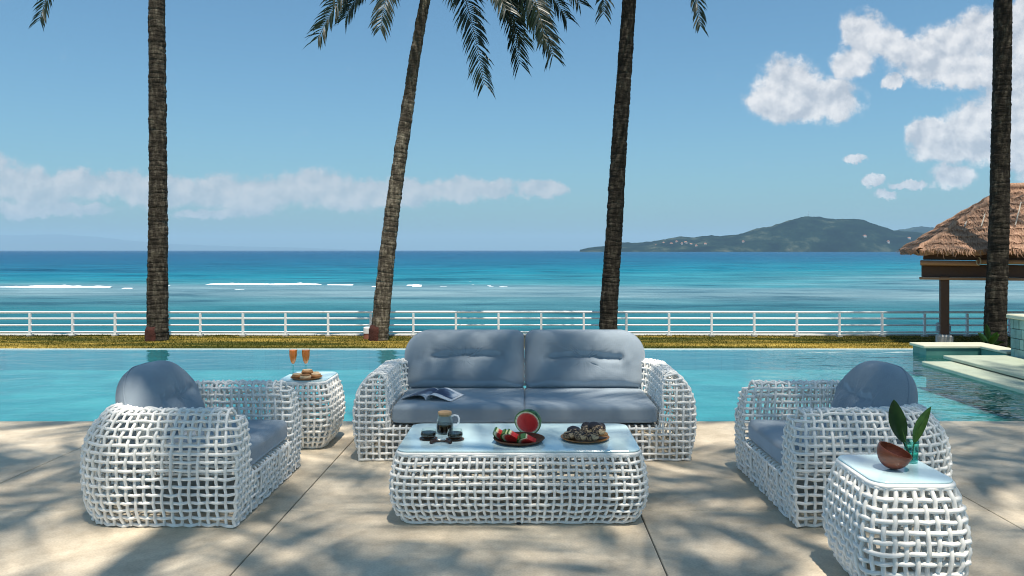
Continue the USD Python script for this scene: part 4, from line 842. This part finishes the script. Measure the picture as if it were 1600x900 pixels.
def radial_ctrl(c, az, el, L, droop):
    d = np.array([math.cos(az) * math.cos(el), math.sin(az) * math.cos(el), math.sin(el)]); m = c + d * L * 0.55
    return [c, m, c + d * L * np.array([0.92, 0.92, 0.92]) - np.array([0, 0, droop])]
def palm(label, d, line_px, width_px, seed, fronds, n_radial=16, base_band=None, L=4.3, bark_=None):
    base = at(line_px[0][0], line_px[0][1], d); base[2] = LAWN_Z - 0.1
    root = thing('palm_tree', label, 'palm tree', (base[0], base[1], 0), 0, 'coconut palms along the lawn')
    org = np.array([base[0], base[1], 0]); pts = [base] + [at(x, y, d) for x, y in line_px[1:]]
    loc = [q - org for q in pts]; rad = [w * d / F / 2 for w in width_px]
    obj('trunk', trunk(loc, rad, seed), bark_ or BARK, root, smooth=True)
    if base_band:
        a0, a1, hh = base_band; a = np.linspace(a0, a1, 14); z = np.linspace(-0.04, hh, 12)
        A_, Z_ = np.meshgrid(a, z, indexing='ij'); rr = rad[0] * (1.045 - 0.10 * Z_) + 0.03 * meshkit.fbm(np.stack([A_ * 4, Z_ * 9, 0 * A_ + seed], -1), 3, seed)
        edge = np.minimum(np.minimum(A_ - a0, a1 - A_) * 3, (hh - Z_) * 8); rr = rr - 0.05 * (1 - np.clip(edge, 0, 1))
        cl = np.array(loc[0][:2]); m = T(np.stack([cl[0] + rr * np.cos(A_), cl[1] + rr * np.sin(A_), LAWN_Z + Z_], -1).reshape(-1, 3), grid_faces(14, 12)); obj('root_patch', m, ROOT, root, smooth=True, label='rust brown patch of exposed roots at the foot of the trunk')
    crown = loc[-1]; rg = np.random.default_rng(seed + 50)
    for k, (ctrl_px, tip_px, dy, kw) in enumerate(fronds):
        c1 = at(*ctrl_px, d + dy * 0.6) - org; c2 = at(*tip_px, d + dy) - org
        kw.setdefault('dorsal', (0.25 * math.sin(k * 2.3), -0.9, 0.45)); kw.setdefault('n_leaf', 80); kw.setdefault('wide', 0.026); put_frond(root, [crown, c1, c2], seed=seed * 31 + k, **kw)
    for k in range(n_radial):
        az = 2 * PI * k / n_radial + rg.uniform(-0.2, 0.2); el = rg.uniform(0.35, 1.2); put_frond(root, radial_ctrl(crown, az, el, L * rg.uniform(0.85, 1.05), rg.uniform(0.2, 1.3) * (1.3 - el)), seed=seed * 77 + k, n_leaf=34)
    nuts = []
    for k in range(7):
        a = k * 0.9 + seed; nu = obj('coconut', mv(trimesh.creation.icosphere(2, 0.12), crown + np.array([0.26 * math.cos(a), 0.26 * math.sin(a), -0.30 - 0.05 * (k % 3)])), LEAF1, root, smooth=True)
    return root
D0 = 22.9
palm('straight dark palm furthest left, with a rust patch at its foot', D0, [(246, 534), (246, 470), (247, 300), (246, 150), (245, 0), (244, -150)], [33, 29, 26.5, 25.5, 24, 21], 3,
     [((110, -150), (62, 32), -1.0, dict(leaf=0.62, hang=0.9)), ((420, -190), (395, -60), 0.5, {}), ((180, -190), (150, -45), 1.0, {})], 14, (PI * 0.95, PI * 1.62, 0.46))
palm('slender palm leaning right behind the sofa\'s left half, pale lower trunk', D0, [(592, 532), (597, 480), (606, 390), (620, 280), (638, 160), (654, 55), (665, -5), (673, -52)], [29, 26, 24, 22, 20, 17.5, 16.5, 15], 5,
     [((575, -105), (497, 60), -0.5, dict(leaf=0.78, hang=0.8)), ((618, -110), (594, 45), -1.2, dict(leaf=0.72, hang=1.2)), ((712, -120), (757, 132), -0.8, dict(leaf=0.82, hang=1.0, n_leaf=88)),
      ((780, -130), (812, 100), 0.6, dict(leaf=0.82, hang=1.0, n_leaf=88)), ((810, -120), (864, 88), -0.4, dict(leaf=0.85, hang=1.0, n_leaf=88)), ((760, -100), (838, 40), 1.2, dict(leaf=0.8, hang=1.0, n_leaf=88)),
      ((800, -150), (905, 5), -0.2, dict(leaf=0.75, hang=0.8)), ((740, -110), (790, 15), -1.4, dict(leaf=0.8, hang=1.0)), ((830, -110), (850, 62), -0.9, dict(leaf=0.8, hang=1.0)), ((770, -110), (815, 62), 0.9, dict(leaf=0.85, hang=1.0)), ((600, -95), (540, 28), 0.8, dict(leaf=0.8, hang=0.8)), ((590, -120), (520, -5), -1.2, dict(leaf=0.8, hang=0.8)), ((790, -130), (885, 28), 1.4, dict(leaf=0.8, hang=0.9))], 12, (PI * 0.95, PI * 1.6, 0.46), bark_=BARK_LIT)
palm('dark palm rising behind the sofa\'s right half, leaning slightly right', D0, [(950, 532), (951, 490), (957, 400), (966, 250), (975, 120), (983, 0), (990, -115)], [29, 27, 25.5, 24, 23, 21.5, 19], 7,
     [((945, -165), (943, 22), -0.6, dict(leaf=0.62, hang=1.3)), ((1070, -160), (1094, 40), -0.4, dict(leaf=0.62, hang=1.2)), ((880, -160), (862, -20), 0.8, {}), ((1130, -190), (1170, -60), 0.5, {})], 14, (0, 2 * PI - 0.05, 0.36), bark_=BARK_SHADED)
palm('thick palm with shade toned bark furthest right, in front of the thatched pavilion', 20.6, [(1555, 552), (1556, 480), (1560, 380), (1563, 250), (1566, 100), (1567, 0), (1569, -200)], [33, 30, 28, 26.5, 26, 25.5, 22], 9, [], 16, None, bark_=BARK_SHADED)

# ------------------------------------------------------------------ small bollard by the leaning palm
bo = at(574, 527, 23.3); bl = thing('bollard', 'short round bollard with white top and brown foot beside the leaning palm', 'bollard', (bo[0], bo[1], LAWN_Z - 0.02))
obj('foot', lathe([(0.001, 0), (0.115, 0), (0.11, 0.18), (0.001, 0.18)], 20), plain('terracotta', (0.28, 0.10, 0.06), 0.8), bl, smooth=40)
obj('cap', lathe([(0.001, 0.181), (0.118, 0.181), (0.116, 0.34), (0.09, 0.365), (0.001, 0.37)], 20), WHITE, bl, smooth=40)

# ------------------------------------------------------------------ thatched pavilion
def thatch_mat():
    n = {'tc': ('texture_coordinate', {}), 'mp': ('mapping', dict(scale=(9, 1.2, 1.2))), 'nz': ('noise_texture', dict(scale=5.0, detail=7.0, roughness=0.7)), 'n2': ('noise_texture', dict(scale=1.2, detail=3.0)),
         'rp': ('rgb_ramp', dict(ramp=[(0.28, (0.15, 0.082, 0.055)), (0.5, (0.37, 0.22, 0.145)), (0.72, (0.56, 0.38, 0.27))])), 'b': ('bump', dict(strength=0.9, distance=0.03)), 'p': ('principled_bsdf', dict(roughness=0.95, specular_ior_level=0.1))}
    return M('thatch', n, [('tc.object', 'mp.vector'), ('mp.vector', 'nz.vector'), ('nz.fac', 'rp.fac'), ('rp.color', 'p.base_color'), ('nz.fac', 'b.height'), ('b.normal', 'p.normal')])
THATCH = thatch_mat(); PAVWOOD = wood('pavilion_wood', (0.05, 0.024, 0.015), (0.13, 0.062, 0.036), 0.6); BAMBOO = wood('bamboo', (0.30, 0.16, 0.09), (0.46, 0.27, 0.16), 0.5)
STRAWMAT = plain('bamboo_strip', (0.50, 0.44, 0.36), 0.7)
PRZ = math.radians(-20)
pav = thing('pavilion', 'thatched garden pavilion with dark posts behind the right palm', 'pavilion', (10.62, 21.55, 0), PRZ)
EZ, RISE, RUN, PX1, PD = 1.40, 1.80, 2.6, 9.0, 5.2                      # eave height, rise and run of the roof, length and depth of the house
NC = 10
def course(face, k):
    """one course of thatch: a slab of straw with a ragged lower edge"""
    t0, t1 = k / NC, min(1.0, (k + 1.55) / NC); nx, nt = (110 if face in 'fb' else 70), 6
    Q, TT = np.meshgrid(np.linspace(0, 1, nx), np.linspace(t0, t1, nt), indexing='ij')
    fall = (TT - t0) / (t1 - t0); rag = 0.060 * (meshkit.fbm(np.stack([Q * 70, 0 * Q + k, 0 * Q], -1), 4, 4) - 0.5); TT = TT + rag * (1 - fall)
    lift = 0.075 * (1 - fall) + 0.05 * (meshkit.fbm(np.stack([Q * 45, TT * 30, 0 * Q + 3], -1), 4, 7) - 0.3)
    if face == 'f': xl = RUN * TT; X = xl + (PX1 - 2 * xl) * Q; Y = RUN * TT; N = np.array([0, -RISE, RUN])
    elif face == 'b': xl = RUN * TT; X = xl + (PX1 - 2 * xl) * Q; Y = PD - RUN * TT; N = np.array([0, RISE, RUN])
    else: Y = RUN * TT + (PD - 2 * RUN * TT) * Q; X = RUN * TT; N = np.array([-RISE, 0, RUN])
    N = N / np.linalg.norm(N); Pt = np.stack([X, Y, EZ + RISE * TT], -1); top = Pt + N * (lift[..., None] + 0.05); bot = Pt - N * 0.05
    f = grid_faces(nx, nt); V = np.vstack([top.reshape(-1, 3), bot.reshape(-1, 3)]); o = nx * nt
    i = np.arange(nx - 1) * nt; edge = np.vstack([np.stack([i, i + nt, i + nt + o], 1), np.stack([i, i + nt + o, i + o], 1)])
    return T(V, np.vstack([f, f[:, ::-1] + o, edge]))
for face in 'flb':
    for k in range(NC): obj('thatch_course', course(face, k), THATCH, pav, smooth=50)
def straws():
    rg = np.random.default_rng(6); V, Fc = [], []
    for face, num in (('f', 9000), ('l', 5000)):
        for _ in range(num):
            k = rg.integers(0, NC); t = (k + (rg.random() ** 2) * 0.8) / NC; q = rg.random()
            if face == 'f': p = np.array([RUN * t + (6.5 - RUN * t) * q, RUN * t, EZ + RISE * t]); dn = np.array([0, -RUN, -RISE]); N = np.array([0, -RISE, RUN])
            else: p = np.array([RUN * t, RUN * t + (PD - 2 * RUN * t) * q, EZ + RISE * t]); dn = np.array([-RUN, 0, -RISE]); N = np.array([-RISE, 0, RUN])
            dn = dn / np.linalg.norm(dn) + rg.normal(0, 0.2, 3); N = N / np.linalg.norm(N); p = p + N * rg.uniform(0.07, 0.15); e = p + dn * rg.uniform(0.10, 0.28) - np.array([0, 0, 0.02]); w = np.cross(dn, N) * 0.011
            b = len(V); V += [p - w, p + w, e]; Fc.append((b, b + 1, b + 2))
    return T(V, Fc)
tag(obj('loose_straw', straws(), THATCH, pav), kind='stuff')
for sy in (0, 1):
    hip = np.array([[RUN * t, (RUN * t if sy == 0 else PD - RUN * t), EZ + RISE * t + 0.09] for t in np.linspace(0.0, 1, 22)])
    obj('hip_roll', tube(hip + 0.025 * np.random.default_rng(2 + sy).normal(size=hip.shape), 0.085, 9), THATCH, pav, smooth=True)
obj('ridge_roll', tube(np.array([[RUN + 4.2 * t, PD / 2, EZ + RISE + 0.10] for t in np.linspace(-0.02, 1, 16)]), 0.12, 9), THATCH, pav, smooth=True)
for x, l0, l1 in ((1.15, 0.33, 0.42), (1.55, 0.33, 0.52), (1.95, 0.33, 0.60), (2.35, 0.34, 0.72), (3.0, 0.34, 0.86), (3.6, 0.36, 0.93), (4.3, 0.3, 0.9)):
    N = np.array([0, -RISE, RUN]) / math.hypot(RISE, RUN)
    obj('bamboo_strip', tube([np.array([x + 0.9 * (t - 0.3), RUN * t, EZ + RISE * t]) + N * (0.155 + 0.02 * math.sin(t * 40)) for t in np.linspace(l0, l1, 8)], 0.017, 6), STRAWMAT, pav, smooth=True)
FY = 0.42; zz_ = lambda y: H - (y - CY) * 21.95 / F                     # heights read at the front beam
obj('eave_board', cbox(0.12, 8.6, FY, FY + 0.06, zz_(406), zz_(390), 0.008), PAVWOOD, pav)
zb = zz_(410.5)
obj('bamboo_gutter', tube([(0.04, FY - 0.07, zb), (1.45, FY - 0.07, zb - 0.01)], 0.072, 10), BAMBOO, pav, smooth=True)
obj('bamboo_gutter', tube([(1.40, FY - 0.06, zb + 0.03), (8.6, FY - 0.06, zb + 0.03)], 0.066, 10), BAMBOO, pav, smooth=True)
obj('gutter_hook', tube([(1.43 + 0.05 * math.sin(t), FY - 0.15, zb + 0.05 + 0.10 * math.cos(t)) for t in np.linspace(0, PI * 1.6, 12)], 0.018, 6), STRAWMAT, pav, smooth=True)
obj('beam', cbox(0.10, 8.6, FY + 0.16, FY + 0.28, zz_(433), zz_(413.5), 0.01), PAVWOOD, pav)  # dark board filling the gap where only the shaded interior shows
obj('lower_batten', cbox(0.04, 8.66, FY + 0.03, FY + 0.25, zz_(437), zz_(433.2), 0.006), BAMBOO, pav)
obj('side_beam', cbox(0.60, 0.74, FY + 0.80, PD - 0.42, zz_(433), zz_(413.5), 0.01), PAVWOOD, pav)
for (x, y) in ((0.66, 0.60), (1.15, PD - 0.7), (4.4, 0.60), (4.4, PD - 0.7)):
    p_ = obj('post', cbox(x - 0.11, x + 0.11, y - 0.11, y + 0.11, LAWN_Z + 0.28, zz_(436) + 0.1, 0.02), PAVWOOD, pav)
    obj('post_base', cbox(x - 0.20, x + 0.20, y - 0.19, y + 0.19, LAWN_Z - 0.05, LAWN_Z + 0.28, 0.05), CONC, p_)

# ------------------------------------------------------------------ pool steps, ledge and tiled block at the right
CREAM = plain('cream_stone', (0.52, 0.50, 0.37), 0.6, 0.12, 5, bump=0.2, bscale=30)
steps = thing('pool_steps', 'two pale green stone treads along the right end of the pool', 'steps', (0, 0, 0))
TREAD = plain('green_cream_stone', (0.37, 0.41, 0.31), 0.55, 0.14, 4, bump=0.2, bscale=30)
obj('tread', cbox(POOL_R, 5.70, 3.8, 10.66, -0.05, 0.0, 0.008), TREAD, steps)
obj('riser', cbox(POOL_R + 0.04, 5.655, 3.8, 10.62, FLOOR_Z, -0.052, 0.004), GREENTILE, steps)
obj('tread', cbox(5.66, 6.555, 3.8, 10.86, 0.010, 0.055, 0.008), TREAD, steps)
obj('riser', cbox(5.705, 6.55, 3.8, 10.82, FLOOR_Z, 0.008, 0.004), GREENTILE, steps)
ledge = thing('pool_ledge', 'low cream topped stone ledge round the far right corner of the pool', 'ledge', (0, 0, 0))
obj('ledge_wall', cbox(5.80, 6.80, 11.60, 12.0, FLOOR_Z, 0.055, 0.006), GREENTILE, ledge); obj('coping', cbox(5.76, 6.84, 11.585, 12.03, 0.057, 0.10, 0.01), CREAM, ledge)
obj('ledge_wall', cbox(6.585, 6.80, 10.95, 11.582, FLOOR_Z, 0.0562, 0.006), GREENTILE, ledge); obj('coping', cbox(6.562, 6.842, 10.93, 11.583, 0.0585, 0.10, 0.01), CREAM, ledge)
blk = thing('tiled_block', 'raised block faced with blue green stone tiles under a cream cap', 'wall', (0, 0, 0))
obj('core', cbox(6.62, 8.6, 7.4, 10.90, -0.3, 0.55, 0.004), MORTAR, blk); obj('cap', cbox(6.56, 8.66, 7.34, 10.945, 0.552, 0.612, 0.012), CREAM, blk)
TILEM = M('stone_tile', {'geo': ('geometry', {}), 'oi': ('object_info', {}), 'nz': ('noise_texture', dict(scale=7.0, detail=5.0, roughness=0.6)), 'rp': ('rgb_ramp', dict(ramp=[(0.0, (0.10, 0.22, 0.21)), (0.5, (0.16, 0.31, 0.28)), (1.0, (0.27, 0.40, 0.34))])), 'r2': ('rgb_ramp', dict(ramp=[(0.3, (0.7, 0.7, 0.7)), (0.7, (1.15, 1.15, 1.15))])), 'mu': ('mix_color', dict(blend_type='multiply', fac=1.0, use_clamp=False)), 'p': ('principled_bsdf', dict(roughness=0.4))},
          [('oi.random', 'rp.fac'), ('geo.position', 'nz.vector'), ('nz.fac', 'r2.fac'), ('rp.color', 'mu.a'), ('r2.color', 'mu.b'), ('mu.result', 'p.base_color')])
rg = np.random.default_rng(8)
zr = [0.0, 0.15, 0.29, 0.42, 0.55]
for k in range(4):
    y = 10.90 - 0.0
    while y > 8.2:
        w = rg.uniform(0.07, 0.13); obj('tile', cbox(6.60 + rg.uniform(-0.004, 0.004), 6.63, y - w + 0.005, y, zr[k] + 0.003, zr[k + 1] - 0.003, 0.003), TILEM, blk); y -= w
    x = 6.64
    while x < 8.4:
        w = rg.uniform(0.10, 0.18); obj('tile', cbox(x, x + w - 0.006, 10.89, 10.912, zr[k] + 0.003, zr[k + 1] - 0.003, 0.003), TILEM, blk); x += w
# young plant behind the ledge
ag = thing('plant', 'small green spiky plant behind the pool ledge under the right palm', 'plant', (7.05, 12.15, -0.06))
for k, (tip, wd, mt) in enumerate((((-0.10, -0.06, 0.42), 0.05, LEAF1), ((0.07, -0.08, 0.30), 0.055, LEAF2), ((0.14, 0.0, 0.26), 0.05, LEAF2), ((-0.03, -0.12, 0.24), 0.05, LEAF2), ((-0.16, 0.05, 0.28), 0.05, LEAF1), ((0.02, 0.10, 0.36), 0.05, LEAF1), ((0.20, -0.05, 0.14), 0.045, LEAF1))):
    obj('leaf', big_leaf(tip, (tip[0] * -0.1, 0, 0.04), wd), mt, ag, smooth=True)

# ------------------------------------------------------------------ headland across the bay, its houses, and far mountains
def hill_mat():
    n = {'geo': ('geometry', {}), 'nz': ('noise_texture', dict(scale=0.010, detail=8.0, roughness=0.7)), 'rp': ('rgb_ramp', dict(ramp=[(0.40, (0.003, 0.013, 0.020)), (0.54, (0.009, 0.025, 0.026)), (0.63, (0.04, 0.055, 0.045)), (0.76, (0.12, 0.11, 0.09))])), 'b': ('bump', dict(strength=1.0, distance=8.0)), 'n2': ('noise_texture', dict(scale=0.05, detail=5.0)), 'p': ('principled_bsdf', dict(roughness=0.95, specular_ior_level=0.0))}  # forest colour pushed blue to carry the haze of distance
    return M('hazed_hill_forest', n, [('geo.position', 'nz.vector'), ('nz.fac', 'rp.fac'), ('rp.color', 'p.base_color'), ('geo.position', 'n2.vector'), ('n2.fac', 'b.height'), ('b.normal', 'p.normal')])
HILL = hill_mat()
def headland(outline, D, front, back, seed, rough):
    o = np.array(outline, float); xs = np.linspace(o[0, 0], o[-1, 0], 420); hy = np.interp(xs, o[:, 0], o[:, 1])
    X = (xs - CX) * D / F; Hh = np.maximum(0.3, (CY - hy) * D / F + H - SEA_Z); t = np.linspace(0, 1, 46); Y = D - front + (front + back) * t; tc = front / (front + back)
    prof = np.where(t < tc, np.sin(t / tc * PI / 2) ** 0.75, np.cos((t - tc) / (1 - tc) * PI / 2))
    XX, YY = np.meshgrid(X, Y, indexing='ij'); nzv = meshkit.fbm(np.stack([XX / 90, YY / 90, 0 * XX], -1), 5, seed) - 0.5; big = meshkit.fbm(np.stack([XX / 260, YY / 260, 0 * XX + 9], -1), 3, seed) - 0.5
    Z = SEA_Z - 0.5 + Hh[:, None] * prof[None] * (1 + 0.55 * big * (1 - prof[None] ** 6)) + (rough * nzv + 0.5 * rough * (meshkit.fbm(np.stack([XX / 24, YY / 24, 0 * XX], -1), 3, seed + 5) - 0.5)) * np.minimum(1, Hh[:, None] / 40) * np.minimum(1, prof[None] * 2)
    Xn = XX * (YY / D)
    return T(np.stack([Xn, YY, Z], -1).reshape(-1, 3), grid_faces(420, 46)[:, ::1])
OUT = [(906, 390), (918, 387.5), (950, 384.5), (975, 379.5), (1000, 379), (1018, 377.5), (1040, 374), (1062, 371), (1085, 372.5), (1108, 369), (1125, 371), (1150, 366.5), (1178, 358), (1205, 355), (1222, 349), (1240, 343), (1258, 338.5), (1275, 339), (1292, 342), (1318, 341.5), (1345, 341), (1358, 346), (1378, 354), (1398, 360), (1430, 362), (1480, 366), (1540, 372), (1640, 380), (1760, 389)]
hl = headland(OUT, 3000, 380, 500, 12, 16); hl.fix_normals()
if hl.face_normals[:, 2].mean() < 0: hl.invert()
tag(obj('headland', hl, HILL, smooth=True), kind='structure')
h2 = headland([(1330, 390), (1380, 372), (1405, 358.5), (1420, 357), (1440, 354), (1462, 356), (1500, 362), (1560, 368), (1700, 372), (1800, 389)], 5200, 600, 700, 21, 20)
if h2.face_normals[:, 2].mean() < 0: h2.invert()
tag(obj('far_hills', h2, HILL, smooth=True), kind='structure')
h3 = headland([(-260, 389), (-160, 372), (-60, 366), (20, 368), (90, 366), (150, 370), (200, 376), (260, 381), (360, 385), (460, 387), (540, 390)], 24000, 2000, 2000, 31, 40)
if h3.face_normals[:, 2].mean() < 0: h3.invert()
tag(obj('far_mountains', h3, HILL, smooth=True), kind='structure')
HOUSE_W = plain('house_wall', (0.50, 0.46, 0.42), 0.8); HOUSE_R = plain('house_roof', (0.35, 0.16, 0.10), 0.8)
ray = trimesh.Trimesh(hl.vertices, hl.faces, process=False)
V3 = np.asarray(hl.vertices)
houses = [(1036, 380), (1048, 381), (1056, 378), (1064, 382), (1071, 379), (1079, 381), (1088, 384), (1043, 384), (1102, 382), (1160, 377), (1024, 384), (1350, 371), (1420, 374), (1386, 378)]
pxv = CX + V3[:, 0] * F / V3[:, 1]; pyv = CY - (V3[:, 2] - H) * F / V3[:, 1]; vis = V3[:, 1] < 3020
for k, (x, y) in enumerate(houses):
    i = np.argmin(np.where(vis, (pxv - x) ** 2 + (pyv - y) ** 2, 1e9)); q = V3[i]
    t = thing('house', {9: 'tiny pale house alone halfway along the headland, left of its summit', 11: 'tiny pale house highest on the right half of the headland', 12: 'tiny pale house at the right end of the headland, beside the thatched roof', 13: 'tiny pale house low on the right flank of the headland'}.get(k, 'tiny pale house in the cluster on the low left slope of the headland'), 'house', (q[0], q[1] - 4, q[2] - 1), 0, 'pale houses on the headland')
    w = 3.2 + 2.4 * ((k * 37) % 10) / 10; h = 2.2 + 1.2 * ((k * 13) % 10) / 10
    obj('wall', cbox(-w, w, -4, 4, -4, h, 0.1), HOUSE_W, t)
    rv = np.array([(-w - 0.6, -4.6, h), (w + 0.6, -4.6, h), (w + 0.6, 4.6, h), (-w - 0.6, 4.6, h), (-w * 0.5, 0, h + 2.4), (w * 0.5, 0, h + 2.4)]); obj('roof', T(rv, [(0, 1, 5), (0, 5, 4), (1, 2, 5), (2, 3, 4), (2, 4, 5), (3, 0, 4)]), HOUSE_R, t)
i = np.argmin((pxv - 1263) ** 2 + (pyv - 338.5) ** 2); q = V3[i]
mt_ = thing('radio_mast', 'thin radio mast on the summit of the headland', 'mast', (q[0], q[1], q[2] - 1)); obj('pole', tube([(0, 0, 0), (0, 0, 22)], [0.8, 0.4], 6), plain('mast_grey', (0.3, 0.3, 0.3), 0.6), mt_); obj('antenna', tube([(-1.6, 0, 17), (1.6, 0, 17)], 0.5, 5), WHITE, mt_)

# ------------------------------------------------------------------ palms beside and behind the viewer that shade the terrace
def shade_palm(label, top, base, rz):
    root = thing('palm_tree', label, 'palm tree', (*base, -0.06), 0, 'coconut palms shading the terrace')
    c = np.array([top[0] - base[0], top[1] - base[1], 14.0]); obj('trunk', trunk([(0, 0, -0.1), c * np.array([0.2, 0.2, 0.33]), c * np.array([0.55, 0.55, 0.67]), c], [0.20, 0.16, 0.145, 0.12], 41), BARK, root, smooth=True)
    rg = np.random.default_rng(77); N = 17
    for k in range(N):
        az = k * 2.39996 + rz; el = -0.35 + 1.5 * (k / N) ** 0.9; L = 4.6 * rg.uniform(0.9, 1.08)
        put_frond(root, radial_ctrl(c, az, el, L, rg.uniform(0.5, 1.2) * (1.1 - 0.6 * el)), seed=900 + k, n_leaf=32, leaf=0.90, wide=0.040)
for lbl, top, base, rz in (('coconut palm right of the terrace, out of view', (6.13, 1.754), (9.0, 1.2), 4.712), ('coconut palm behind the viewer, right of the middle, out of view', (2.639, -3.804), (3.4, -5.2), 3.142),
                           ('coconut palm furthest right behind the viewer, out of view', (7.05, -2.366), (8.2, -4.0), 1.178), ('coconut palm behind the viewer at right, second from the end, out of view', (3.818, -2.913), (4.9, -4.1), 2.749),
                           ('coconut palm left of the terrace, out of view', (-6.534, 1.45), (-8.0, 0.6), 3.534), ('coconut palm behind the viewer leaning forward over the tables, crown out of view', (-0.396, 2.039), (-1.4, -3.3), 3.927),
                           ('coconut palm straight behind the viewer, out of view', (-0.344, -3.958), (-1.0, -5.4), 4.320)):
    shade_palm(lbl, top, base, rz)

# ------------------------------------------------------------------ sea haze
HZ = 0.8e-4
tag(obj('haze', trimesh.creation.box(bounds=[(-26500, -600, -6.5), (26500, 26500, 480)]), M('haze_air', {'v': ('principled_volume', dict(color=(0.48, 0.71, 0.90), density=HZ, anisotropy=0.0))}, surface=None, volume='v.volume')), kind='stuff')
